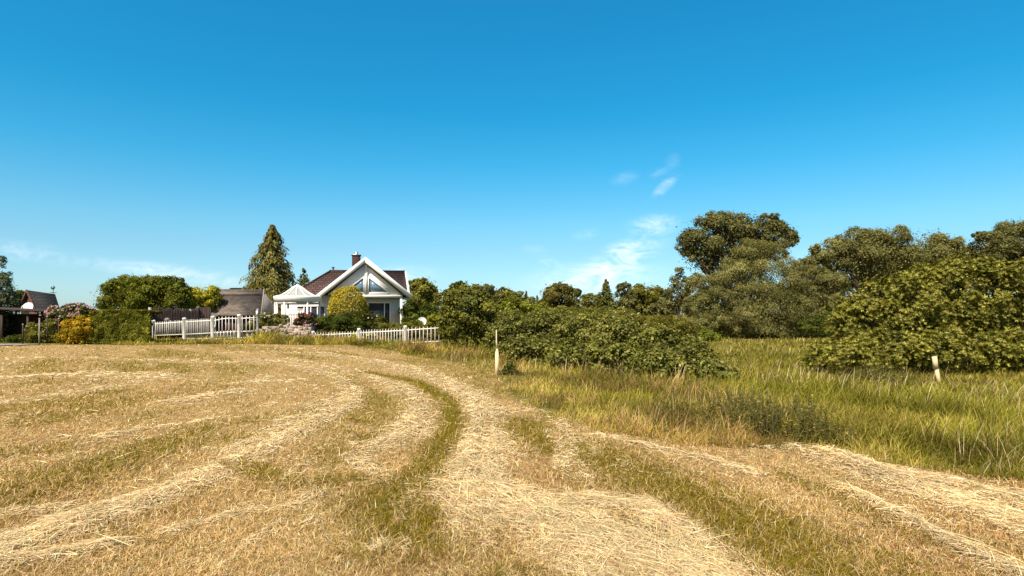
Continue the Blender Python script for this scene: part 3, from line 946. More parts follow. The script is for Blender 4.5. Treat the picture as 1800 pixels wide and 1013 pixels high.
plant('rounded_shrub', 'green scrub between willows and laurel bush in shade', 'shrub', 60,
      [(1440, 575, 70, 34), (1475, 570, 70, 50)], 1450, 'darkgreen', .2, G_MID, clump=.3)

# tall hedge bush and the bramble thicket
plant('hedge_bush', 'tall dark green hedge bush at the end of white picket fence', 'shrub', 25.5,
      [(822, 548, 92, 84), (800, 575, 52, 76), (845, 580, 60, 74), (820, 525, 66, 44), (786, 560, 26, 80), (850, 540, 44, 50)], 822,
      [(.10, .10, .020), (.08, .085, .018), (.15, .14, .026)], .10, None, cover=1.8, clump=.2, gap=.10, shag=.3, asp=.6, mat=M_GLOSSY, shoots=(70, .5))
plant('bramble_thicket', 'wide sprawling bramble thicket with large leaves right of the pale stake', 'bramble', 20,
      [(905, 598, 90, 84, 1), (960, 590, 110, 84, 2), (1030, 592, 120, 84, 1), (1100, 600, 120, 80, 0), (1160, 612, 110, 72, -1.5), (940, 625, 110, 50, -1), (1010, 628, 110, 60, -2.5),
       (1080, 636, 110, 66, -3.5), (1150, 645, 110, 60, -4.5), (1215, 640, 100, 60, -3.5), (1255, 655, 80, 50, -5), (1285, 668, 50, 28, -5.5), (1000, 565, 90, 40, 6), (900, 565, 60, 40, 4), (1215, 612, 70, 40, 2)],
      1060, [(.125, .122, .028), (.10, .102, .024), (.15, .145, .04)], .082, None, cover=1.25, clump=.19, gap=.30, shag=.5, shoots=(260, .75), asp=.72, mat=M_GLOSSY, nmax=110000, up=.6,
      tip=((.24, .22, .07), .06), fl=(120, [(.62, .5, .46), (.6, .56, .42)], .035), crown='leaves')
plant('young_shrub', 'small dark leafy sapling at the foot of the pale stake', 'shrub', 15.6,
      [(893, 646, 22, 24), (903, 652, 16, 16), (886, 655, 14, 14)], 894, 'darkgreen', .055, None, cover=.5, clump=.45, gap=.12, shag=.7)

# dark leafy weeds along the bank: upright stems set with narrow leaves
def weed(lab, px, py, d, w, h):
    bx = X(px, d)
    root = thing('weed_clump', (bx, d, float(gz(bx, d))), lab, 'weeds', G_WEED)
    wm, hm = w * d / F, h * d / F
    ns = int(100 * max(.5, wm * .8))
    sx = np.clip(rng.normal(0, .36, ns), -1, 1) * wm * .62 + bx
    sy = d + rng.normal(0, .30 if d < 15 else .7, ns)
    sh = hm * rng.uniform(.35, 1.05, ns) * (1 - .45 * np.abs(sx - bx) / (wm * .62))
    lx, ly = rng.normal(0, .12, ns) * sh, rng.normal(0, .12, ns) * sh
    g = gz(sx, sy)
    mb = MB(); z0 = float(gz(bx, d))
    for i in range(ns):
        mb.tube([(bx, d, z0 - .04), (bx + (sx[i] - bx) * .9, d + (sy[i] - d) * .9, g[i] - .03), (sx[i], sy[i], g[i] + .02), (sx[i] + lx[i] * .5, sy[i] + ly[i] * .5, g[i] + sh[i] * .55), (sx[i] + lx[i], sy[i] + ly[i], g[i] + sh[i])], [.004, .005, .005, .004, .002], 4, False)
    mb.build('stems', M_STEM, root)
    m = 30
    k = np.repeat(np.arange(ns), m); n = len(k)
    t = rng.uniform(.08, 1.0, n) ** .8
    a = rng.uniform(0, 6.283, n)
    o = np.stack([np.cos(a), np.sin(a), rng.uniform(-.25, .6, n)], 1)
    ls = (.055 if d < 15 else .09) * rng.uniform(.6, 1.4, n) * (1.1 - .5 * t)
    pos = np.stack([sx[k] + lx[k] * t, sy[k] + ly[k] * t, g[k] + sh[k] * t], 1) + o * (ls * .5)[:, None]
    nor = np.array((0, 0, 1.0)) - o * .4 + rdir(n) * .4
    c = leaf_colors(k, [(.105, .098, .026), (.085, .082, .022), (.15, .128, .042)], ((.34, .27, .12), .10))
    leaf_cards(pos, nor, ls, .34, c, 'leaves', M_LEAF, root, o)


M_STEM = surf_mat('green stem', (.13, .12, .04), (.10, .08, .035), 20, .8)
G_WEED = 'leafy weeds along the grassy bank'
for i, (px, py, d, w, h, lab) in enumerate([
        (1190, 705, 9.2, 90, 48, 'dark leafy weeds on the bank below the thicket, leftmost clump'),
        (1270, 715, 8.6, 110, 62, 'dark leafy weeds on the bank, clump under the thicket tip'),
        (1350, 726, 8.0, 120, 80, 'tallest dark leafy weed clump on the bank above the hay'),
        (1430, 748, 7.8, 110, 66, 'dark leafy weeds on the bank, rightmost clump above the hay'),
        (1310, 692, 9.4, 130, 62, 'leafy weeds just behind the clump under the thicket tip'),
        (1400, 706, 8.8, 120, 66, 'leafy weeds just behind the tallest clump on the bank'),
        (1545, 664, 20.5, 130, 40, 'dark green weed patch left of the leaning stub post')]):
    weed(lab, px, py, d, w, h)


# the bright laurel bush on the right: whorls of leaves
def laurel():
    d = 33
    lst = [(1690, 520, 190, 130), (1590, 540, 150, 110), (1760, 530, 130, 140), (1520, 560, 120, 90), (1830, 560, 120, 150), (1640, 580, 220, 80), (1480, 575, 60, 60),
           (1470, 625, 110, 50, -2), (1540, 612, 110, 56, -2), (1620, 605, 120, 54, -2.5), (1700, 605, 120, 60, -2.5), (1780, 610, 120, 60, -2.5), (1700, 480, 110, 46), (1435, 640, 50, 28, -2), (1860, 620, 110, 70, -2),
           (1500, 632, 110, 40, -3), (1580, 626, 110, 44, -3), (1660, 624, 120, 44, -3), (1740, 624, 120, 44, -3), (1820, 626, 120, 44, -3), (1640, 560, 200, 90, 1), (1740, 570, 180, 90, 1), (1560, 580, 150, 80, 1)]
    C, R = lobes_px(d, lst)
    bx = X(1650, d); base = np.array((bx, d, float(gz(bx, d)) - .05))
    root = thing('laurel_bush', base, 'broad bright green bush with whorled leaves at the right edge', 'shrub')
    P, N, I = crown_points(C, R, .33, 1.4, .18, .15, .3, .10, 36000)
    k = P[:, 2] > gz(P[:, 0], P[:, 1]) + .02
    P, N, I = P[k], N[k], I[k]
    m = 6
    up = unit(unit(N) * .9 + np.array((0, 0, .5)) + rdir(len(P)) * .5)
    e1 = unit(np.cross(up, rdir(len(P)))); e2 = np.cross(up, e1)
    pos, nor, ax = [], [], []
    ph = rng.uniform(0, 6.28, len(P))
    for q in range(m):
        a = ph + 6.28318 * q / m + rng.normal(0, .2, len(P))
        o = e1 * np.cos(a)[:, None] + e2 * np.sin(a)[:, None]
        dr = unit(o + up * .55)
        pos.append(P + dr * .078); nor.append(up * .8 - o * .5 + .15 * rdir(len(P))); ax.append(dr)
    pos, nor, ax = np.vstack(pos), np.vstack(nor), np.vstack(ax)
    Ic = np.tile(I, m)
    c = leaf_colors(Ic, [(.130, .124, .022), (.10, .097, .018), (.165, .152, .03)], ((.29, .25, .065), .17))
    leaf_cards(pos, nor, rng.uniform(.11, .21, len(pos)), .36, c, 'crown', M_GLOSSY, root, ax)
    limbs(base, C, R, .12, 3, 2).build('trunk', M_BARK, root, True)


laurel()

# --- behind and beside the house
plant('garden_tree', 'round tree with golden top just right of the white house', 'tree', 52,
      [(743, 520, 56, 62), (730, 540, 44, 56), (757, 540, 44, 56), (742, 502, 36, 26), (724, 510, 26, 30)], 742, 'olive', .2, None, .2, cover=1.8, clump=.25, gap=.05)
plant('garden_shrub', 'dark green shrub under the round tree beside the house post', 'shrub', 42,
      [(725, 555, 40, 50), (755, 555, 46, 44), (740, 562, 60, 36)], 740, 'darkgreen', .13, 'shrubs of the house garden')
conifer('weeping_spruce', 'tall weeping spruce with drooping golden brown sprays left of the house', 50, (479, 395), 472, 560, 150,
        [(.145, .128, .045), (.12, .108, .038), (.175, .15, .055)], None, 26, .55, .25, 13, 80, .66, ragged=.42)
conifer('young_fir', 'small open fir behind the glass pavilion', 56, (534, 472), 534, 520, 34, 'dark', None, 11, -.1, .24, 7, 18, .8)
G_THUJA = 'bushy evergreens behind the clipped hedge'
for px, lst, lab in [
        (215, [(215, 520, 76, 56), (195, 535, 50, 40), (225, 502, 56, 36), (240, 532, 70, 46), (205, 512, 50, 40)], 'bushy evergreen at the left above the clipped hedge'),
        (262, [(262, 512, 60, 46), (258, 530, 80, 46), (266, 500, 56, 30), (244, 508, 50, 36), (284, 512, 40, 40)], 'bushy evergreen in the middle above the clipped hedge'),
        (303, [(300, 512, 52, 46), (306, 530, 60, 44), (306, 496, 34, 20), (322, 520, 24, 40)], 'bushy evergreen at the right above the dark plank fence')]:
    plant('evergreen_bush', lab, 'shrub', 36, lst, px, [(.105, .115, .020), (.085, .095, .018), (.14, .14, .026)], .13, G_THUJA, .1, cover=2.0, clump=.25, gap=.04, shag=.3, asp=.4)
plant('golden_bush', 'rounded yellow green bush left of the brown shingle roof', 'shrub', 38,
      [(358, 525, 60, 46), (372, 530, 36, 36), (340, 530, 30, 40)], 358, 'bright', .12, None, cover=1.9, clump=.24, gap=.02, tip=((.42, .34, .03), .25))
plant('golden_bush', 'large clipped golden yellow dome bush in front of the gable', 'shrub', 36,
      [(612, 546, 66, 82)], 612, [(.27, .215, .026), (.21, .175, .022), (.36, .28, .05)], .11, None, cover=3.0, clump=.15, gap=.0, shag=.06, asp=.4,
      mat=M_NEEDLE, droop=.6, solid=True)
G_GARD = 'shrubs of the house garden'
plant('garden_shrub', 'broad dark evergreen shrub below the golden dome bush', 'shrub', 34,
      [(585, 574, 70, 40), (610, 570, 60, 44), (562, 572, 36, 32), (632, 576, 40, 34)], 592, 'darkgreen', .09, G_GARD, cover=1.8, clump=.24)
plant('garden_shrub', 'dark shrub with a few white blooms before the patio window', 'shrub', 36,
      [(652, 568, 44, 40), (668, 572, 30, 32), (645, 556, 24, 24)], 655, 'dark', .10, G_GARD, fl=(12, [(.75, .72, .64)], .12), clump=.28, gap=.1)
plant('garden_shrub', 'low mounded green shrub under the patio window', 'shrub', 35,
      [(684, 576, 44, 18), (696, 577, 30, 16)], 686, 'olive', .08, G_GARD, clump=.22)
plant('garden_shrub', 'flat clipped green bush left of the white dish', 'shrub', 36,
      [(728, 571, 44, 16), (718, 573, 26, 14)], 728, 'green', .08, G_GARD, clump=.22)
plant('garden_shrub', 'pale green bush right of the white dish', 'shrub', 38,
      [(762, 566, 30, 28), (754, 572, 24, 20)], 762, 'bright', .09, G_GARD, clump=.26)
plant('flower_bush', 'magenta rhododendron in bloom on top of the stone wall', 'shrub', 33,
      [(536, 564, 34, 26), (542, 572, 26, 20), (527, 570, 20, 18)], 536, 'darkgreen', .09, None, cover=1.4, clump=.26, fl=(150, [(.48, .08, .18), (.58, .16, .28), (.40, .06, .13)], .10))
plant('rose_bush', 'rose bush with cream white blooms left on the stone wall', 'shrub', 32,
      [(462, 566, 40, 26), (480, 562, 30, 26), (496, 566, 26, 26), (450, 572, 26, 24)], 472, 'olive', .08, None, cover=1.2, clump=.28, fl=(55, [(.78, .72, .62), (.7, .6, .52)], .09))
plant('rose_bush', 'reddish leaved rose bush beside the garden gate post', 'shrub', 29.5,
      [(432, 584, 32, 34), (444, 580, 18, 22), (424, 592, 18, 20)], 432, [(.17, .085, .035), (.13, .09, .03), (.10, .09, .025)], .07, None, cover=1.2, clump=.3, gap=.1)
plant('hydrangea_bush', 'cream flowering bush growing through the right picket fence', 'shrub', 28.5,
      [(628, 598, 40, 22), (645, 594, 34, 18), (615, 602, 24, 16)], 630, 'bright', .07, None, clump=.28, fl=(45, [(.62, .56, .32), (.55, .5, .26)], .10))
plant('garden_shrub', 'dark green shrub in the gap between clipped hedge and plank fence', 'shrub', 33,
      [(252, 566, 26, 44), (256, 584, 22, 26), (246, 584, 26, 36)], 252, 'dark', .10, G_GARD, clump=.26)
plant('red_shrub', 'low red brown shrubs behind the left bay of the left picket fence', 'shrub', 32.3,
      [(296, 585, 46, 22), (280, 588, 24, 18), (314, 583, 30, 22)], 296, [(.075, .035, .02), (.05, .03, .015), (.05, .045, .015)], .08, 'low plants behind the left picket fence', clump=.28)
plant('red_shrub', 'low red brown shrubs behind the second bay of the left picket fence', 'shrub', 31.2,
      [(346, 582, 46, 24), (332, 584, 28, 20), (364, 582, 24, 22)], 346, [(.075, .035, .02), (.05, .03, .015), (.05, .045, .015)], .08, 'low plants behind the left picket fence', clump=.28)
plant('ivy_shrub', 'dark foliage behind the left bays of the right picket fence', 'shrub', 31,
      [(585, 594, 60, 26), (565, 594, 30, 30)], 580, 'dark', .08, G_GARD, clump=.26)
plant('ivy_shrub', 'dark foliage behind the right bays of the right picket fence', 'shrub', 30,
      [(680, 592, 50, 24), (735, 590, 60, 28), (765, 588, 30, 30)], 720, 'dark', .08, G_GARD, clump=.26, tip=((.22, .10, .06), .12))

# --- left garden
plant('pine_tree', 'dark bluish pine cut by the left edge of the view', 'tree', 34,
      [(-20, 505, 70, 60), (0, 540, 56, 70), (-60, 520, 100, 150), (8, 490, 26, 26), (-4, 462, 24, 26), (14, 520, 26, 34), (-40, 570, 120, 70)], -30, 'bluegreen', .14, None, .2, cover=1.2, clump=.26, gap=.18, shag=.35, asp=.3, mat=M_NEEDLE)
plant('garden_tree', 'dark small tree behind the left hut roof', 'tree', 42, [(28, 530, 36, 44), (38, 522, 22, 24)], 28, 'darkgreen', .15, None, .1, gap=.12, shag=.25)
plant('flower_bush', 'pale pink rhododendron in full bloom beside the dark hut', 'shrub', 31,
      [(124, 552, 76, 34), (104, 558, 44, 34), (148, 554, 40, 26), (110, 570, 50, 30)], 122, 'darkgreen', .10, None, cover=1.3, clump=.28,
      fl=(420, [(.62, .38, .37), (.68, .46, .43), (.52, .27, .28)], .12))
plant('yellow_bush', 'orange yellow mounded shrub left of the clipped hedge', 'shrub', 27,
      [(136, 580, 52, 46), (124, 592, 44, 36), (152, 574, 36, 36), (140, 596, 46, 26)], 136, 'orange', .085, None, cover=1.8, clump=.22, gap=.03, asp=.45)
plant('garden_shrub', 'loose green shrub behind the thin wire fence posts', 'shrub', 28,
      [(66, 588, 44, 40), (88, 584, 40, 44), (52, 598, 30, 26), (100, 598, 26, 28)], 74, 'olive', .08, 'plants behind the wire fence', cover=1.2, clump=.3, gap=.12, fl=(26, [(.6, .4, .36), (.62, .56, .42)], .07))
plant('garden_shrub', 'low dark plants at the left edge under the shelter', 'shrub', 28,
      [(14, 600, 40, 16), (32, 598, 24, 20)], 18, 'darkgreen', .08, 'plants behind the wire fence', cover=1.2, clump=.3)


def clipped_hedge():
    d0 = 26.9
    x0, x1 = X(158, d0), X(263, d0)
    za, zb = Z(546, d0), 0
    root = thing('clipped_hedge', ((x0 + x1) / 2, d0 + .5, float(gz(x0, d0))), 'long clipped green hedge with flat top left of the plank fence', 'hedge')
    n = 26000
    f = rng.uniform(size=n)
    px = rng.uniform(x0, x1, n)
    front = f < .62
    py = np.where(front, d0 + np.abs(rng.normal(0, .09, n)), rng.uniform(d0, d0 + 1.1, n))
    pz = np.where(front, rng.uniform(0, 1, n) * (za - .1) + .1, za - np.abs(rng.normal(0, .05, n)))
    side = f > .92
    px = np.where(side, x0 + np.abs(rng.normal(0, .08, n)), px); pz = np.where(side, rng.uniform(.1, za, n), pz)
    bumps = .10 * (fbm(px * 3, pz * 3, 7, 2) - .5)
    py += np.where(front, bumps * 2.2, 0); pz += np.where(~front, .14 * (fbm(px * 2, py * 2, 9, 2) - .5), 0)
    nor = np.where(front[:, None], np.array((0, -1.0, .3)), np.array((0, 0, 1.0))) + rdir(n) * .7
    I = (np.floor(px * 3) % 17 + np.floor(pz * 4) % 5 * 17).astype(int)
    leaf_cards(np.stack([px, py, pz], 1), nor, rng.uniform(.06, .13, n), .6, leaf_colors(I, [(.12, .12, .02), (.085, .088, .016), (.17, .155, .03)]), 'foliage', M_LEAF, root)
    mb = MB(); mb.tube([(x0 + .1, d0 + .5, float(gz(x0, d0)) + .05), (x1 - .1, d0 + .5, float(gz(x1, d0)) + .05)], [.04, .04], 6)
    for i in range(9):
        xx = x0 + (x1 - x0) * (i + .5) / 9
        zg = float(gz(xx, d0 + .5))
        mb.tube([(xx, d0 + .5, zg - .05), (xx + .05, d0 + .45, zg + .5), (xx - .05, d0 + .55, za - .1)], [.03, .025, .01], 5)
        mb.tube([(xx, d0 + .5, zg + .3), (xx + .2, d0 + .4, za - .2)], [.02, .008], 5)
    mb.build('stems', M_BARK, root)


clipped_hedge()


# ------------------------------------------------------------------ the white house
def house():
    # drawn square to the view, then turned so that its ridge runs along the line of sight
    SK = .2425
    Xr = lambda px, d: X(px, d) + (d - 41.0) * SK
    Wr = lambda px, py, d: np.array((Xr(px, d), d, Z(py, d)))
    root = thing('white_house', (X(642, 44), 44, .1), 'white gabled house with brown tiled roof and triangular window', 'house')
    D = 41.0
    ax, az = X(642, D), Z(453, D)
    rx, rz = X(722, D), Z(518, D)
    lx, lz = X(558, D), Z(522, D)
    # lower storey
    wf = 42.3
    mb = MB(); mb.box(Xr(503, wf), Xr(702, wf), wf, 49.5, -.1, 2.85); mb.build('wall', M_BOARD, root)
    # gable wall above the beam
    bz = Z(519, D + .5)
    gy = D + .34
    drop = .42
    mb = MB()
    mb.prism([(lx + .75, bz), (rx - .55, bz), (ax, az - drop)], gy, gy + .7); mb.build('gable_wall', M_BOARD, root)
    # soffits and roof slabs of the gable
    s = .10
    mb = MB()
    mb.prism([(lx + .03, lz - .05), (ax, az - .05), (ax, az - .05 + .0), (ax, az - .22), (lx + .03, lz - .22)][::-1], D + .1, 47.0)
    mb.prism([(ax + .004, az - .22), (rx - .03, rz - .22), (rx - .03, rz - .05), (ax + .004, az - .05)], D + .1, 47.0)
    mb.build('gable_roof', M_WHITE, root)
    mb = MB()
    mb.plate([(lx, D + .1, lz - .03), (ax, D + .1, az - .03), (ax, 47.0, az - .03), (lx, 47.0, lz - .03)], (0, 0, .05))
    mb.plate([(ax, D + .1, az - .03), (rx, D + .1, rz - .03), (rx, 47.0, rz - .03), (ax, 47.0, az - .03)], (0, 0, .05))
    mb.build('gable_tiles', M_ROOF, root)
    t = .34
    for (qx, qz) in ((lx, lz), (rx, rz)):
        mb = MB(); sgn = -1 if qx < ax else 1
        poly = [(ax, az + .05), (ax, az - t), (qx, qz - t + .04), (qx + sgn * .05, qz - .02), (qx, qz + .05)]
        if sgn > 0: poly = poly
        mb.prism(poly if sgn < 0 else poly[::-1], D - .04 + (.003 if sgn > 0 else 0), D + .1); o = mb.build('barge_board', M_WHITE, root)
    # beam, post, ridge beam end
    mb = MB(); mb.box(X(604, D), X(707, D), D + .25, D + .62, bz - .16, bz + .02); mb.build('beam', M_WHITE, root)
    mb = MB(); px0 = X(705, D); mb.box(px0 - .075, px0 + .075, D + .3, D + .45, 0, bz - .162); mb.box(px0 - .11, px0 + .11, D + .26, D + .49, 0, .12); mb.build('post', M_WHITE, root)
    mb = MB(); cx = Xr(643.5, gy); mb.box(cx - .09, cx + .09, gy - .10, gy - .005, bz + .022, az - .62); mb.box(cx - .05, cx + .05, D + .11, gy - .11, az - .62, az - .5); mb.build('king_post', M_WHITE, root)
    # triangular window
    for pts in ([(617, 505), (632, 493), (640, 487), (640, 515.5), (611, 515.5)], [(647.5, 486.5), (647.5, 515.5), (684, 515.5)]):
        w = [(Xr(a, gy), Z(b, gy)) for a, b in pts]
        c = np.mean(w, axis=0)
        if np.cross(np.subtract(w[1], w[0]), np.subtract(w[2], w[1])) < 0: w = w[::-1]
        mb = MB()
        for a, b in zip(w, w[1:] + w[:1]):
            mb.bar((a[0], gy - .03, a[1]), (b[0], gy - .03, b[1]), .07, .09)
        fr = mb.build('gable_window', M_WHITE, root)
        MB().prism(w, gy - .012, gy - .003).build('pane', M_GLASS, fr)
    # patio window
    for a, b, c0, c1, k in ((647, 684, 533, 574, 2), (529, 573, 540, 572, 4)):
        x0, x1, z0, z1 = Xr(a, wf), Xr(b, wf), Z(c1, wf), Z(c0, wf)
        mb = MB(); y0, y1 = wf - .06, wf - .003
        mb.box(x0 - .08, x0, y0, y1, z0 - .08, z1 + .08); mb.box(x1, x1 + .08, y0, y1, z0 - .08, z1 + .08)
        mb.box(x0, x1, y0, y1, z1, z1 + .08); mb.box(x0, x1, y0, y1, z0 - .08, z0)
        for i in range(1, k):
            xm = x0 + (x1 - x0) * (i / k if k > 2 else .76); mb.box(xm - .03, xm + .03, y0 + .01, y1, z0, z1)
        fr = mb.build('patio_window', M_WHITE, root)
        MB().box(x0, x1, wf - .018, wf - .006, z0, z1).build('pane', M_GLASSD, fr)
    # main roof: hip at the left, verge at the right
    rl, rr = Wr(583, 481, 46.5), Wr(711, 480, 46.5)
    el = np.array((Xr(516, 43), 43.0, Z(523, 43))); er = np.array((Xr(717.5, 43), 43.0, Z(523, 43)))
    bl, brr = el + (0, 7.5, 0), er + (0, 7.5, 0)
    up = np.array((0, 0, .12))
    mb = MB(); mb.plate([el, er, rr, rl], up); mb.plate([bl, el + (0, .002, 0), rl], up); mb.plate([brr, bl, rl, rr], up)
    mb.add([er, brr, rr], [(0, 1, 2)])
    mb.build('roof', M_ROOF, root)
    mb = MB(); mb.bar(rr + np.array((.04, 0, .08)), er + np.array((.04, 0, .08)), .14, .22); mb.build('verge_trim', M_WHITE, root)
    mb = MB()
    mb.tube([rl + (-.05, 0, .14), rr + (0, 0, .14)], [.09, .09], 8); mb.tube([rl + (0, 0, .13), el + (0, 0, .13)], [.08, .08], 8); mb.build('ridge_tiles', M_ROOF, root, True)
    # chimney
    cd = 44
    mb = MB(); x0, x1 = Xr(619.5, cd), Xr(634, cd); zt = Z(449.5, cd)
    mb.box(x0, x1, cd, cd + .6, 3.6, zt); ch = mb.build('chimney', M_BRICK, root)
    mb = MB(); mb.box(x0 - .05, x1 + .05, cd - .05, cd + .65, zt, zt + .06); mb.lathe([(.13, zt + .06), (.13, zt + .26), (.10, zt + .26), (.10, zt + .06)], (x0 + x1) / 2, cd + .3, 14); mb.build('chimney_cap', M_METAL, ch)
    mb = MB(); p = Wr(588, 481, 46.5); mb.tube([p, p + (0, 0, .38)], [.05, .05], 8); mb.lathe([(.13, p[2] + .36), (.13, p[2] + .40), (.02, p[2] + .47)], p[0], p[1], 10); mb.build('roof_vent', M_DARKMETAL, root)
    P, th = np.array((X(642, 41), 41.0)), math.atan(SK)
    L = np.array(root.location[:2]) - P
    root.location.x, root.location.y = P[0] + L[0] * math.cos(th) - L[1] * math.sin(th), P[1] + L[0] * math.sin(th) + L[1] * math.cos(th)
    root.rotation_euler.z = th


house()


def pavilion():
    d = 39.3; cx = X(523, d); R = 1.42
    root = thing('garden_pavilion', (cx, d, .1), 'white pavilion with bell shaped glazed roof at the left of the house', 'pavilion')
    z = lambda py: Z(py, d)
    n = 12; rot = math.pi / n
    prof = [(R * .92, z(521.5)), (1.0, z(519.5)), (.62, z(513)), (.30, z(506)), (.07, z(502.5))]
    MB().lathe(prof, cx, d, n, rot).build('roof', M_PLASTIC, root)
    mb = MB()
    for j in range(n):
        a = 2 * math.pi * j / n + rot
        pts = [(cx + (r + .012) * math.cos(a), d + (r + .012) * math.sin(a), zz + .015) for r, zz in prof]
        mb.tube(pts, [.035] * len(pts), 6)
    mb.lathe([(.11, z(502.8)), (.11, z(501.5)), (.04, z(499.5)), (.005, z(499))], cx, d, 12)
    mb.build('roof_ribs', M_WHITE, root)
    mb = MB(); mb.lathe([(R - .1, z(531)), (R + .02, z(530.5)), (R + .06, z(523)), (R + .04, z(521)), (R - .12, z(521)), (R - .1, z(531))], cx, d, n, rot); mb.build('fascia', M_WHITE, root)
    mb = MB(); mb.lathe([(R - .14, z(535.5)), (R - .04, z(535.5)), (R - .02, z(532)), (R - .14, z(532)), (R - .14, z(535.5))], cx, d, n, rot); mb.build('awning_box', M_PLASTIC, root)
    for j in range(n):
        if j % 2 and j not in (7,): continue
        a = 2 * math.pi * j / n + rot
        if math.sin(a) > .8: continue
        x, y = cx + (R - .07) * math.cos(a), d + (R - .07) * math.sin(a)
        mb = MB(); mb.box(x - .05, x + .05, y - .05, y + .05, .1, z(531.2)); mb.build('post', M_WHITE, root)


pavilion()

# lattice panel on the terrace
d = 36.0
t = thing('lattice_panel', (X(520, d), d, .2), 'white framed lattice panel with warm backing on the terrace', 'trellis')
x0, x1, z0, z1 = X(505, d), X(534, d), .3, Z(543, d)
mb = MB(); mb.box(x0, x0 + .06, d, d + .06, .1, z1); mb.box(x1 - .06, x1, d, d + .06, .1, z1); mb.box(x0 + .06, x1 - .06, d, d + .06, z1 - .07, z1); mb.box(x0 + .06, x1 - .06, d, d + .06, z1 - .32, z1 - .27)
mb.build('frame', M_WHITE, t)
mb = MB()
for i in range(9):
    xx = x0 + .06 + (x1 - x0 - .12) * (i + .5) / 9
    mb.box(xx - .02, xx + .02, d + .012, d + .03, z0, z1 - .072)
for i in range(9):
    zz = z1 - .14 - i * .105
    mb.box(x0 + .062, x1 - .062, d + .032, d + .045, zz - .02, zz + .02)
mb.build('lattice', M_FENCE, t)
MB().box(x0 + .065, x1 - .065, d + .05, d + .065, z0, z1 - .33).build('backing', M_TERRA, t)


# --- garden shed with the shingle roof
def shed():
    d = 37.5
    gy0, gy1 = d, d + 3.4
    e0, e1 = X(368, d), X(457, d)
    zr, ze = Z(512, gy0 + 1.7), Z(556, d)
    r0, r1 = X(374.5, gy0 + 1.7), X(462, gy0 + 1.7)
    root = thing('garden_shed', ((e0 + e1) / 2, d + 1.7, .2), 'low shed with steep brown shingle roof and grey gable end', 'shed')
    mb = MB(); mb.box(e0 + .25, e1 - .05, d + .3, gy1 - .3, 0, ze); mb.build('wall', M_DARKWOOD, root)
    km = .80
    mx0, mx1 = e0 + (r0 - e0) * km, e1 + (r1 - e1) * km
    my, mz = d + 1.7 * km, ze + (zr - ze) * km + .012
    mb = MB()
    th = (0, .05, .09)
    mb.plate([(e0, d, ze), (e1, d, ze), (mx1, my, mz), (mx0, my, mz)], th)
    mb.plate([(mx0, my - .02, mz + .03), (mx1, my - .02, mz + .03), (r1, d + 1.7, zr + .03), (r0, d + 1.7, zr + .03)], th)
    mb.plate([(e1, gy1, ze), (e0, gy1, ze), (r0, d + 1.705, zr), (r1, d + 1.705, zr)], (0, -.05, .09))
    mb.build('roof', M_SHINGLE, root)
    mb = MB(); mb.plate([(e1 + .02, d + .15, ze), (e1 + .02, gy1 - .1, ze), (r1 + .02, d + 1.7, zr - .02)], (.05, 0, 0)); mb.plate([(e1, d + .3, 0), (e1, gy1 - .3, 0), (e1, gy1 - .3, ze), (e1, d + .3, ze)], (.05, 0, 0))
    mb.build('gable_end', M_GREYWOOD, root)
    for (a, b) in (((e0 - .03, d - .03, ze), (r0 - .03, d + 1.7, zr + .1)), ((e1 + .08, d - .02, ze), (r1 + .08, d + 1.7, zr + .1))):
        MB().bar(a, b, .06, .16).build('verge_board', M_GREYWOOD, root)
    mb = MB(); dx = X(392, d); mb.box(dx - .4, dx + .4, d + .26, d + .295, .1, ze - .1); mb.build('door', M_REDWOOD, root)
    # lean-to at the left
    mb = MB(); mb.plate([(X(348, d - 1), d - 1, Z(561, d)), (X(372, d - 1), d - 1, Z(561, d)), (X(372, d - 1), d + .3, Z(553, d)), (X(350, d - 1), d + .3, Z(553, d))], (0, 0, .05)); mb.build('lean_to_roof', M_CONC, root)
    mb = MB(); mb.box(X(349, d - 1), X(350.4, d - 1), d - .95, d - .9, 0, Z(561, d)); mb.build('prop', M_GREYWOOD, root)


shed()

# --- neighbour's roof behind
d = 62
t = thing('neighbour_house', (X(400, d), d, .3), 'distant roof ridge with square chimney behind the shed', 'house')
MB().box(X(386, d), X(470, d), d, d + 6, 0, Z(530, d)).build('wall', M_BOARD, t)
mb = MB(); mb.plate([(X(372, d), d - .4, Z(530, d)), (X(474, d), d - .4, Z(530, d)), (X(464, d), d + 3, Z(506, d)), (X(382, d), d + 3, Z(506, d))], (0, 0, .12)); mb.plate([(X(474, d), d + 6.4, Z(530, d)), (X(372, d), d + 6.4, Z(530, d)), (X(382, d), d + 3.01, Z(506, d)), (X(464, d), d + 3.01, Z(506, d))], (0, 0, .12))
mb.build('roof', M_SLATE, t)
mb = MB(); mb.box(X(414, d), X(424, d), d + 2.6, d + 3.3, Z(520, d), Z(500, d)); ch = mb.build('chimney', M_BRICK, t)
mb = MB(); mb.box(X(413.4, d), X(424.6, d), d + 2.55, d + 3.35, Z(500, d), Z(499.2, d)); mb.tube([(X(419, d), d + 2.9, Z(500, d)), (X(419, d), d + 2.9, Z(497, d))], [.1, .1], 8); mb.build('chimney_cap', M_METAL, ch)


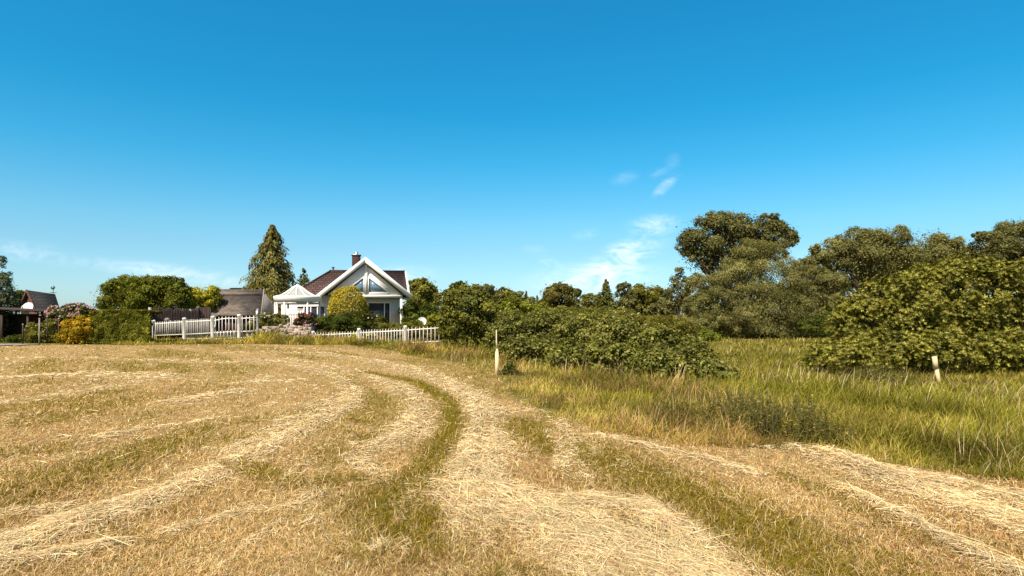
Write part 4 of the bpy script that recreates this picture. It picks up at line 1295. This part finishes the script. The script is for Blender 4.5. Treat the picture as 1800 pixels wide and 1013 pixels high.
# --- hut at the far left with weather vane
def hut():
    d = 37
    root = thing('dark_hut', (X(75, d), d + 1, .2), 'dark red brown hut with steep black roof and weather vane', 'hut')
    a0, a1 = W(48, 512.5, d + 1.2), W(97, 519.5, d + 2.0)
    f0, f1 = W(64, 548, d), W(106, 548, d + .6)
    b0, b1 = W(33, 548, d + 2.6), W(84, 548, d + 3.4)
    th = (0, 0, .08)
    mb = MB(); mb.plate([f0, f1, a1, a0], th); mb.plate([b1, b0, a0, a1], th); mb.build('roof', M_SLATE, root)
    mb = MB(); off = np.array((.10, .06, -.03))
    mb.plate([b0 + off, f0 + off, a0 + off], (.06, .01, 0))
    g = lambda p: np.array((p[0], p[1], 0.1))
    mb.plate([g(b0) + off, g(f0) + off, f0 + off + (0, 0, -.002), b0 + off + (0, 0, -.002)], (.06, .01, 0))
    mb.build('gable_wall', M_REDWOOD, root)
    mb = MB(); off2 = np.array((-.1, .15, 0)); mb.plate([g(f0) + (.12, .15, 0), g(f1) + off2, f1 + off2, f0 + (.12, .15, 0)], (0, .06, 0)); mb.build('wall', M_DARKWOOD, root)
    for p in (f0, b0):
        MB().bar(p + np.array((-.03, -.02, .02)), a0 + np.array((-.03, -.02, .05)), .06, .17).build('barge_board', M_REDWOOD, root)
    v = W(93.5, 519, d + 2.0)
    mb = MB(); mb.tube([v, v + (0, 0, .62)], [.02, .015], 6)
    zz = v[2] + .16
    mb.bar((v[0] - .22, v[1], zz), (v[0] + .22, v[1], zz), .025); mb.bar((v[0], v[1] - .22, zz), (v[0], v[1] + .22, zz), .025)
    vane = mb.build('weather_vane', M_DARKMETAL, root)
    k = v + (0, 0, .40)
    prof = [(-.13, .0), (-.03, -.05), (.05, -.04), (.09, .03), (.13, .10), (.10, .17), (.05, .16), (.03, .07), (-.05, .06), (-.09, .15), (-.15, .12)]
    MB().prism([(k[0] + a, k[2] + b) for a, b in prof], k[1] - .012, k[1] + .012).build('cockerel', M_DARKMETAL, vane)


hut()

# --- dark open shelter before the hut
d = 32
t = thing('wooden_shelter', (X(45, d), d, .2), 'dark open wooden shelter with thin flat roof in deep shade', 'shelter')
mb = MB(); mb.plate([(X(-60, d), d - .2, Z(541, d)), (X(98, d), d - .2, Z(549.5, d)), (X(98, d), d + 2.6, Z(548, d)), (X(-60, d), d + 2.6, Z(540, d))], (0, 0, .06)); mb.build('roof', M_DARKWOOD, t)
MB().box(X(-60, d), X(92, d), d + 2.3, d + 2.38, 0, Z(552, d)).build('back_wall', M_DARKWOOD, t)
MB().box(X(-60, d), X(-58, d), d + .05, d + 2.29, 0, Z(546, d)).build('side_wall', M_DARKWOOD, t)
for px in (2, 48, 92):
    MB().box(X(px, d) - .05, X(px, d) + .05, d, d + .1, 0, Z(552, d)).build('post', M_DARKWOOD, t)
MB().bar((X(92, d), d + .05, Z(570, d)), (X(76, d), d + .05, Z(552, d)), .07).build('brace', M_GREYWOOD, t)


def dish(name, label, px, py, d, r, axis):
    c = W(px, py, d)
    t = thing(name, (c[0], c[1], float(gz(c[0], c[1]))), label, 'satellite dish', 'round white satellite dishes')
    MB().dome(c, axis, r, .1).build('reflector', M_WHITE, t, True)
    ax = np.array(axis, float); ax /= np.linalg.norm(ax)
    mb = MB(); mb.tube([(c[0], c[1] + .1, float(gz(c[0], c[1]))), (c[0], c[1] + .1, c[2]), c - ax * .08], [.03, .03, .03], 8); mb.build('mast', M_METAL, t)
    mb = MB(); mb.tube([c - np.array((0, 0, r * .9)), c + ax * r * .8 + np.array((0, 0, -r * .2))], [.012, .012], 6); mb.tube([c + ax * r * .75 + (0, 0, -r * .2), c + ax * r * .95 + (0, 0, -r * .18)], [.035, .035], 8); mb.build('feed_arm', M_METAL, t)


dish('satellite_dish', 'round white dish beside the dark hut gable', 47, 542, 33.5, .36, (-.1, -1, .45))
dish('satellite_dish', 'round white dish standing over the bushes right of the house', 741.5, 565, 37, .27, (.1, -1, .3))

# thin posts of the wire fence at the left
G_WP = 'thin posts of the garden wire fence'
for px, pt, dd, lab in ((69, 560, 26.4, 'thin grey wire fence post standing nearest, in the open beside the gravel'), (83, 556, 27.5, 'thin dark wire fence post, second from left, in the green shrub'),
                        (103, 560, 27.8, 'thin dark wire fence post beside the orange yellow shrub'), (40, 570, 27.2, 'thin wire fence post leftmost, before the dark shelter')):
    x_ = X(px, dd); g_ = float(gz(x_, dd))
    t = thing('fence_stake', (x_, dd, g_), lab, 'post', G_WP)
    MB().tube([(x_, dd, g_ - .1), (x_ + .01, dd, Z(pt, dd))], [.03, .026], 8).build('shaft', M_GREYWOOD if px == 69 else M_DARKWOOD, t)
    MB().lathe([(.036, Z(pt, dd) - .03), (.036, Z(pt, dd) + .005), (.005, Z(pt, dd) + .02)], x_ + .01, dd, 8).build('cap', M_GREYWOOD, t)
# gravel patch
n = 24
xs = [(X(-60, 25.8) + (X(44, 25.8) - X(-60, 25.8)) * i / n) for i in range(n + 1)]
vv, ff = [], []
for i, xx in enumerate(xs):
    for yy in (25.5 + .15 * math.sin(i), 26.6 + .1 * math.cos(i * 1.7)):
        vv.append((xx, yy, float(gz(xx, yy)) + .035))
for i in range(n):
    ff.append((2 * i, 2 * i + 2, 2 * i + 3, 2 * i + 1))
mb = MB(); mb.add(vv, ff); tag(mb.build('gravel_path', M_CONC), 'short grey gravel path at the left field edge', 'path', kind='structure')


# --- dark plank fence with uneven top
def plank_fence():
    root = thing('plank_fence', (X(310, 34), 34, .3), 'dark stained plank fence with wavy top behind the white picket fence', 'fence')
    rs = random.Random(5)
    segs = [((266, 32.3), (346, 34.6), 541.5, 545, 'panel'), ((349, 34.8), (371, 35.2), 539.5, 541, 'panel')]
    for (pa, da), (pb, db), ta, tb, nm in segs:
        k = int((pb - pa) / 2.7); mb = MB()
        for i in range(k):
            u0, u1 = i / k, (i + .92) / k
            q0, q1 = np.array((X(pa, da), da)), np.array((X(pb, db), db))
            a, b = q0 + (q1 - q0) * u0, q0 + (q1 - q0) * u1
            top = Z(ta + (tb - ta) * u0 + 1.3 * math.sin(i * 1.1), a[1]) + rs.uniform(-.03, .03)
            o = rs.uniform(0, .012)
            mb.plate([(a[0], a[1] + o, .1), (b[0], b[1] + o, .1), (b[0], b[1] + o, top - .02), ((a[0] + b[0]) / 2, a[1] + o, top + .02), (a[0], a[1] + o, top - .02)], (0, .025, 0))
        mb.build(nm, M_DARKWOOD, root)
        for zz in (.5, 1.3):
            MB().bar((X(pa, da), da + .07, zz), (X(pb, db), db + .07, zz), .05, .09).build('rail', M_DARKWOOD, root)
    x_ = X(264.5, 32.2); MB().box(x_ - .06, x_ + .06, 32.1, 32.22, 0, Z(540.5, 32.2)).build('post', M_GREYWOOD, root)
    x_ = X(347.5, 34.7); MB().box(x_ - .06, x_ + .06, 34.63, 34.75, 0, Z(541, 34.7)).build('post', M_DARKWOOD, root)


plank_fence()
dd = 31.5; x_ = X(256, dd)
t = thing('fence_stake', (x_, dd, .25), 'slim grey stake between the hedge and the dark plank fence', 'post', G_WP)
MB().tube([(x_, dd, .1), (x_, dd, Z(556, dd))], [.03, .028], 8).build('shaft', M_GREYWOOD, t)

# small pale ornament in front of the plank fence
dd = 31.6; c = W(294, 562.5, dd)
t = thing('garden_ornament', (c[0], dd, .25), 'small pale rounded ornament on a stick before the plank fence', 'ornament')
mb = MB(); mb.lathe([(.01, c[2] + .11), (.10, c[2] + .08), (.14, c[2]), (.10, c[2] - .08), (.01, c[2] - .11)], c[0], c[1], 14); mb.tube([c + (.1, 0, -.03), c + (.26, 0, -.15)], [.05, .03], 8); mb.build('head', M_CONC, t, True)
MB().tube([(c[0], dd, .2), (c[0], dd, c[2] - .09)], [.018, .018], 6).build('stick', M_GREYWOOD, t)


# ------------------------------------------------------------------ white picket fences
def picket_run(root, a, b, rails, spacing, low=None, part='panel', crest=0.0):
    """a, b: (px, d, picket top py); rails: list of (py at a, py at b)"""
    (pa, da, ta), (pb, db, tb) = a, b
    A, B = np.array((X(pa, da), da)), np.array((X(pb, db), db))
    L = np.linalg.norm(B - A); n = max(2, int(L / spacing))
    mb = MB()
    for q0, q1 in rails:
        za, zb = Z(q0, da), Z(q1, db)
        if crest and (q0, q1) == rails[0]:
            prev = None
            for i in range(9):
                u = i / 8; p = A + (B - A) * u; pt = (p[0], p[1], za + (zb - za) * u + crest * math.sin(math.pi * u) ** 1.0)
                if prev: mb.bar(prev, pt, .03, .045)
                prev = pt
        else:
            mb.bar((A[0], A[1], za), (B[0], B[1], zb), .03, .045)
    zbot = (Z(rails[-1][0], da), Z(rails[-1][1], db))
    for i in range(n):
        u = (i + .5) / n; p = A + (B - A) * u
        zt = Z(ta, da) * (1 - u) + Z(tb, db) * u + crest * math.sin(math.pi * u)
        z0 = zbot[0] * (1 - u) + zbot[1] * u - .03
        y = p[1] - .03; zt += math.sin(i * 7.3 + pa) * .008; p = p + np.array((math.sin(i * 3.7 + pb) * .006, 0))
        mb.box(p[0] - .009, p[0] + .009, y - .012, y + .012, z0, zt - .03)
        mb.add([(p[0] - .009, y - .012, zt - .03), (p[0] + .009, y - .012, zt - .03), (p[0] + .009, y + .012, zt - .03), (p[0] - .009, y + .012, zt - .03), (p[0], y, zt + .02)], [(0, 1, 4), (1, 2, 4), (2, 3, 4), (3, 0, 4)])
    if low:
        for i in range(n):
            u = (i + 1.0) / n; p = A + (B - A) * u
            if u > .99: continue
            z0 = zbot[0] * (1 - u) + zbot[1] * u; z1 = Z(low[0], da) * (1 - u) + Z(low[1], db) * u
            mb.box(p[0] - .012, p[0] + .012, p[1] - .04, p[1] - .02, z0, z1)
    return mb.build(part, M_FENCE, root)


def round_post(root, px, d, top, r, mat=None, part='post'):
    x = X(px, d); g = float(gz(x, d)); zt = Z(top, d)
    MB().lathe([(r, g - .1), (r, zt - .08), (r * 1.12, zt - .07), (r * 1.12, zt - .02), (r * .9, zt), (.01, zt + .015)], x, d, 14).build(part, mat or M_FENCE, root, True)


root = thing('picket_fence', (X(345, 31), 31, .25), 'white picket fence left of the stone wall beside the gate', 'fence', 'white picket fences of the garden')
PL = [(270.5, 31.8, 563), (324, 30.4, 559), (374, 29.2, 556)]
for px, d, t_ in PL: round_post(root, px, d, t_, .085)
picket_run(root, (272.5, 31.8, 566.5), (322, 30.4, 563), [(569.6, 566), (590, 588)], .165)
picket_run(root, (326, 30.4, 562.5), (372, 29.2, 560), [(566, 563.5), (588, 585.5), (596, 595.5)], .165)
round_post(root, 420.5, 29.0, 553, .085)
picket_run(root, (423, 29.0, 556), (450, 29.0, 555), [(560, 558.5), (583, 582), (594, 594)], .165)

root = thing('garden_gate', (X(397, 29.1), 29.1, .3), 'white picket gate with arched top rail between two round posts', 'gate')
picket_run(root, (376.5, 29.15, 559.5), (418, 29.0, 557.5), [(564, 560.5), (585, 582.8), (596.5, 594.2)], .165, low=(583, 580.5), part='leaf', crest=.06)
mb = MB(); a = W(378, 575, 29.1); mb.box(a[0], a[0] + .05, 29.02, 29.09, a[2] - .1, a[2] + .1); mb.build('latch', M_METAL, root)

root = thing('picket_fence', (X(660, 28), 28, .15), 'white picket fence right of the stone wall below the house', 'fence', 'white picket fences of the garden')
for px, d, t_ in ((550.5, 29.5, 582.5), (631, 28.2, 577.5), (712.5, 26.8, 573)): round_post(root, px, d, t_, .075)
picket_run(root, (552.5, 29.5, 585), (629.5, 28.2, 582), [(589.5, 585.8), (612, 609)], .165)
picket_run(root, (632.5, 28.2, 580.5), (711, 26.8, 577), [(585.2, 581), (607, 603.5), (614, 612)], .165)
picket_run(root, (714.5, 26.8, 576), (775, 26.4, 573.5), [(580.5, 576.5), (603, 600), (612, 609)], .165)

# weathered carved post and small white trough at the gate
d = 28.9; x_ = X(453, d)
t = thing('carved_post', (x_, d, .3), 'tall weathered white carved post at the left end of stone wall', 'post')
zt = Z(543, d); g_ = float(gz(x_, d))
MB().lathe([(.085, g_ - .1), (.085, g_ + .5), (.065, g_ + .62), (.05, g_ + .75), (.062, g_ + .85), (.07, zt - .2), (.075, zt - .06), (.04, zt), (.005, zt + .02)], x_, d, 12).build('shaft', M_GREYWOOD, t, True)
MB().box(x_ - .045, x_ + .045, d - .095, d - .06, zt - .32, zt - .10).build('carving', M_FENCE, t)
d = 28.6; a = W(440, 590, d)
t = thing('stone_bench', (a[0], d, .3), 'small white stone block bench beside the carved post', 'bench')
MB().box(a[0] - .17, a[0] + .2, d - .12, d + .12, Z(584.5, d), Z(582, d)).build('slab', M_CONC, t)
for sx in (-.1, .12):
    MB().box(a[0] + sx - .04, a[0] + sx + .04, d - .09, d + .09, float(gz(a[0], d)) - .05, Z(584.6, d)).build('foot', M_CONC, t)


# ------------------------------------------------------------------ rubble wall
for px, lst, lab in ((470, [(470, 594, 40, 20), (456, 590, 24, 22), (490, 598, 30, 14)], 'trailing green plants over the left foot of the stone wall'), (520, [(520, 602, 40, 10), (508, 600, 24, 12)], 'low trailing green plants at the right foot of the stone wall')):
    plant('trailing_plant', lab, 'plant', 28.7, lst, px, 'olive', .06, 'plants at the foot of the stone wall', cover=.8, clump=.4, gap=.15, shag=.4, fl=(14, [(.7, .62, .45)], .05))


def stone_wall():
    root = thing('stone_wall', (X(500, 30), 30, .2), 'rough rubble stone retaining wall between the two picket fences', 'wall')
    rs = random.Random(12)
    mb = MB()
    rows = 8
    for r in range(rows):
        x = 442 + rs.uniform(-3, 3)
        while x < 547:
            w = rs.choice((rs.uniform(3, 6), rs.uniform(5, 11)))
            u = (x - 440) / 110
            if x > 500 and r < 2 and rs.random() < .3: w *= 1.5
            top = 571 + 8 * (1 - u) * .6 + (3 if u < .2 else 0)
            py = 606 - (606 - top) * (r + .5) / rows + rs.uniform(-2, 2)
            h = (606 - top) / rows * rs.uniform(.8, 1.7)
            d = 29.3 + .15 * r + rs.uniform(-.09, .09)
            c = W(x + w / 2, py, d)
            rx, rz, ry = w / 2 * d / F * 1.05, h / 2 * d / F * 1.15, .16
            b = len(mb.v); n1, n2 = 8, 5
            sd = rs.uniform(0, 100)
            for i in range(n2 + 1):
                th = math.pi * i / n2
                for j in range(n1):
                    ph = 2 * math.pi * j / n1
                    v = [math.sin(th) * math.cos(ph), math.sin(th) * math.sin(ph), math.cos(th)]
                    v = [math.copysign(abs(q) ** .72, q) for q in v]
                    k = 1 + .20 * math.sin(3.1 * v[0] + sd) + .18 * math.sin(2.7 * v[2] + sd * 1.7) + .08 * math.sin(6 * v[1] + 5 * v[0] + sd)
                    mb.v.append((c[0] + v[0] * rx * k, c[1] + v[1] * ry * k, c[2] + v[2] * rz * k))
            for i in range(n2):
                for j in range(n1):
                    mb.f.append([b + i * n1 + j, b + (i + 1) * n1 + j, b + (i + 1) * n1 + (j + 1) % n1, b + i * n1 + (j + 1) % n1])
            x += w
    mb.build('stones', M_STONE, root)
    MB().plate([(X(443, 29.6), 29.6, 0), (X(548, 29.6), 29.6, 0), (X(548, 30.7), 30.7, Z(574, 30.7)), (X(450, 30.7), 30.7, Z(579, 30.7))], (0, .8, 0)).build('earth_fill', M_DARKWOOD, root)


stone_wall()


# ------------------------------------------------------------------ timber stakes
def stake():
    d = 15.6
    x = X(873.5, d); g = float(gz(x, d))
    root = thing('wooden_stake', (x, d, g), 'tall pale pointed stake with thin tip standing in tall grass', 'stake', 'pale timber stakes in the grass')
    z1, z2 = Z(613, d), Z(580, d)
    w = .045
    mb = MB()
    mb.box(x - w, x + w, d - w, d + w, g - .1, z1 - .12)
    t = .018
    mb.add([(x - w, d - w, z1 - .12), (x + w, d - w, z1 - .12), (x + w, d + w, z1 - .12), (x - w, d + w, z1 - .12), (x - t, d - t, z1), (x + t, d - t, z1), (x + t, d + t, z1), (x - t, d + t, z1)],
           [(0, 1, 5, 4), (1, 2, 6, 5), (2, 3, 7, 6), (3, 0, 4, 7), (4, 5, 6, 7)])
    mb.build('shaft', M_PALEWOOD, root)
    mb = MB(); mb.tube([(x, d, z1 - .005), (x - .012, d, z1 + .2), (x - .012, d, z1 + .22), (x - .016, d, z2)], [.021, .02, .016, .013], 8); mb.build('tip', M_PALEWOOD, root)
    d = 24.5
    x = X(1650, d); g = float(gz(x, d))
    root = thing('wooden_stake', (x, d, g), 'short pale stub post leaning left before the laurel bush', 'stake', 'pale timber stakes in the grass')
    a, m, b = np.array((x + .04, d, g - .05)), W(1646, 648, d), W(1642.5, 627, d)
    MB().tube([a, m], [.065, .08], 8).build('shaft', M_PALEWOOD, root)
    mb = MB(); mb.tube([m + (-.02, 0, .0), b], [.10, .092], 8); mb.build('head', M_PALEWOOD, root)


stake()

# ------------------------------------------------------------------ sky, sun, camera
to_sun = Vector((-0.30, -0.52, 0.80)).normalized()
el = math.asin(to_sun.z); az = math.atan2(to_sun.x, to_sun.y)
world = bpy.data.worlds.new('World'); scene.world = world; world.use_nodes = True
nt = world.node_tree; nt.nodes.clear()
out = nt.nodes.new('ShaderNodeOutputWorld'); bg = nt.nodes.new('ShaderNodeBackground'); lk(nt, bg.outputs[0], out.inputs['Surface'])
sky = nt.nodes.new('ShaderNodeTexSky'); sky.sky_type = 'NISHITA'; sky.sun_disc = False
sky.sun_elevation = el; sky.sun_rotation = az; sky.air_density = 1.0; sky.dust_density = .4; sky.ozone_density = 3.0
# azure of this summer sky by elevation; unseen overhead warmed against blue shade
spz = nt.nodes.new('ShaderNodeSeparateXYZ'); tcz = nt.nodes.new('ShaderNodeTexCoord'); lk(nt, tcz.outputs['Generated'], spz.inputs[0])
rp = nt.nodes.new('ShaderNodeValToRGB'); lk(nt, spz.outputs['Z'], rp.inputs['Fac'])
STOPS = [(0.0, (0.649, 0.862, 1.099)), *[(0.104, (0.564, 0.88, 0.956)), (0.14, (0.496, 0.942, 0.995)), (0.229, (0.22, 0.955, 1.07)), (0.312, (0.105, 0.93, 1.09)), (0.451, (0.09, 0.97, 1.17))], (.62, (.62, .80, .84)), (.8, (.95, .86, .78))]
while len(rp.color_ramp.elements) < len(STOPS): rp.color_ramp.elements.new(.5)
for e_, (p_, c_) in zip(rp.color_ramp.elements, STOPS): e_.position = p_; e_.color = (*[v / 4 for v in c_], 1)
g4 = nt.nodes.new('ShaderNodeVectorMath'); g4.operation = 'SCALE'; g4.inputs['Scale'].default_value = 3.62; lk(nt, rp.outputs[0], g4.inputs[0])
dt = nt.nodes.new('ShaderNodeVectorMath'); dt.operation = 'DOT_PRODUCT'; lk(nt, tcz.outputs['Generated'], dt.inputs[0]); dt.inputs[1].default_value = to_sun
gl = nt.nodes.new('ShaderNodeMapRange'); gl.interpolation_type = 'SMOOTHSTEP'; lk(nt, dt.outputs['Value'], gl.inputs['Value'])
gl.inputs['From Min'].default_value = .34; gl.inputs['From Max'].default_value = .85
gm = nt.nodes.new('ShaderNodeMix'); gm.data_type = 'RGBA'; lk(nt, gl.outputs[0], gm.inputs['Factor']); lk(nt, g4.outputs[0], gm.inputs['A']); gm.inputs['B'].default_value = (1.25, .98, .78, 1)  # warm tint added to unseen sky round the sun, takes blue off shade
mu = nt.nodes.new('ShaderNodeVectorMath'); mu.operation = 'MULTIPLY'; lk(nt, sky.outputs[0], mu.inputs[0]); lk(nt, gm.outputs['Result'], mu.inputs[1])
# thin cirrus: wisps by direction
tc = nt.nodes.new('ShaderNodeTexCoord'); sp = nt.nodes.new('ShaderNodeSeparateXYZ'); lk(nt, tc.outputs['Generated'], sp.inputs[0])


def mth(op, a, b=None, c=None):
    m = nt.nodes.new('ShaderNodeMath'); m.operation = op
    for i, v in enumerate((a, b, c)):
        if v is None: continue
        if isinstance(v, (int, float)): m.inputs[i].default_value = v
        else: lk(nt, v, m.inputs[i])
    return m.outputs[0]


yy = mth('MAXIMUM', sp.outputs['Y'], .05)
gx, gzz = mth('DIVIDE', sp.outputs['X'], yy), mth('DIVIDE', sp.outputs['Z'], yy)
cb = nt.nodes.new('ShaderNodeCombineXYZ'); lk(nt, gx, cb.inputs[0]); lk(nt, gzz, cb.inputs[1])
total = None
for px, py, w, h, rot, s in [(1085, 462, 95, 30, 28, .62), (1040, 492, 120, 32, 6, .60), (1150, 397, 46, 20, 6, .55), (1170, 327, 30, 10, 42, .42), (1098, 314, 26, 12, 15, .16), (1160, 304, 20, 10, 20, .13), (1183, 284, 16, 14, 60, .10),
                             (1105, 434, 40, 12, 4, .4), (938, 438, 24, 9, 0, .2), (964, 459, 24, 9, -20, .24), (330, 486, 150, 18, -8, .36), (200, 466, 180, 14, -5, .16), (20, 440, 90, 18, -4, .26), (700, 482, 70, 16, 0, .35), (1460, 470, 120, 30, 0, .25), (1030, 412, 25, 10, 10, .2)]:
    mp = nt.nodes.new('ShaderNodeMapping'); mp.vector_type = 'TEXTURE'
    mp.inputs['Location'].default_value = ((px - 900) / F, (HZ - py) / F, 0); mp.inputs['Rotation'].default_value = (0, 0, math.radians(rot)); mp.inputs['Scale'].default_value = (w / F, h / F, 1)
    lk(nt, cb.outputs[0], mp.inputs['Vector'])
    ln_ = nt.nodes.new('ShaderNodeVectorMath'); ln_.operation = 'LENGTH'; lk(nt, mp.outputs[0], ln_.inputs[0])
    q = nt.nodes.new('ShaderNodeMapRange'); q.interpolation_type = 'SMOOTHERSTEP'; lk(nt, ln_.outputs['Value'], q.inputs['Value'])
    q.inputs['From Min'].default_value = 1.45; q.inputs['From Max'].default_value = 0; q.inputs['To Max'].default_value = s
    total = q.outputs[0] if total is None else mth('ADD', total, q.outputs[0])
mpn = nt.nodes.new('ShaderNodeMapping'); mpn.inputs['Scale'].default_value = (18, 44, 1); mpn.inputs['Rotation'].default_value = (0, 0, -.4); lk(nt, cb.outputs[0], mpn.inputs['Vector'])
no = nt.nodes.new('ShaderNodeTexNoise'); no.inputs['Scale'].default_value = 1; no.inputs['Detail'].default_value = 7; no.inputs['Roughness'].default_value = .68; no.inputs['Distortion'].default_value = 1.3
lk(nt, mpn.outputs[0], no.inputs['Vector'])
nr = nt.nodes.new('ShaderNodeMapRange'); nr.inputs['From Min'].default_value = .36; nr.inputs['From Max'].default_value = .66; lk(nt, no.outputs['Fac'], nr.inputs['Value'])
front = mth('GREATER_THAN', sp.outputs['Y'], .06)
fac = mth('MULTIPLY', mth('MINIMUM', mth('MULTIPLY', total, mth('ADD', mth('MULTIPLY', nr.outputs[0], .95), .05)), .8), front)
mx = nt.nodes.new('ShaderNodeMix'); mx.data_type = 'RGBA'; lk(nt, fac, mx.inputs['Factor']); lk(nt, mu.outputs[0], mx.inputs['A'])
CLOUD = (7.4, 7.9, 8.3, 1)
mx.inputs['B'].default_value = CLOUD
lk(nt, mx.outputs['Result'], bg.inputs['Color'])
bg.inputs['Strength'].default_value = 0.1

sun = bpy.data.lights.new('sun', 'SUN'); sun.energy = 4.6; sun.angle = math.radians(.5); sun.color = (1, .93, .80)
so = bpy.data.objects.new('sun', sun); so.rotation_euler = (-to_sun).to_track_quat('-Z', 'Y').to_euler(); so.location = (0, 0, 60); col.objects.link(so)

cam = bpy.data.cameras.new('camera'); cam.sensor_width = 36; cam.lens = 36 * F / 1800; cam.shift_y = (HZ - 506.5) / 1800; cam.clip_end = 9000; cam.clip_start = .05
co = bpy.data.objects.new('camera', cam); co.location = (0, 0, EYE); co.rotation_euler = (math.radians(90), 0, 0); col.objects.link(co)
scene.camera = co
scene.view_settings.view_transform = 'Standard'; scene.view_settings.look = 'None'; scene.view_settings.gamma = 1; scene.view_settings.exposure = 0.75
scene.cycles.max_bounces = 6; scene.cycles.diffuse_bounces = 3; scene.cycles.glossy_bounces = 2; scene.cycles.transmission_bounces = 4
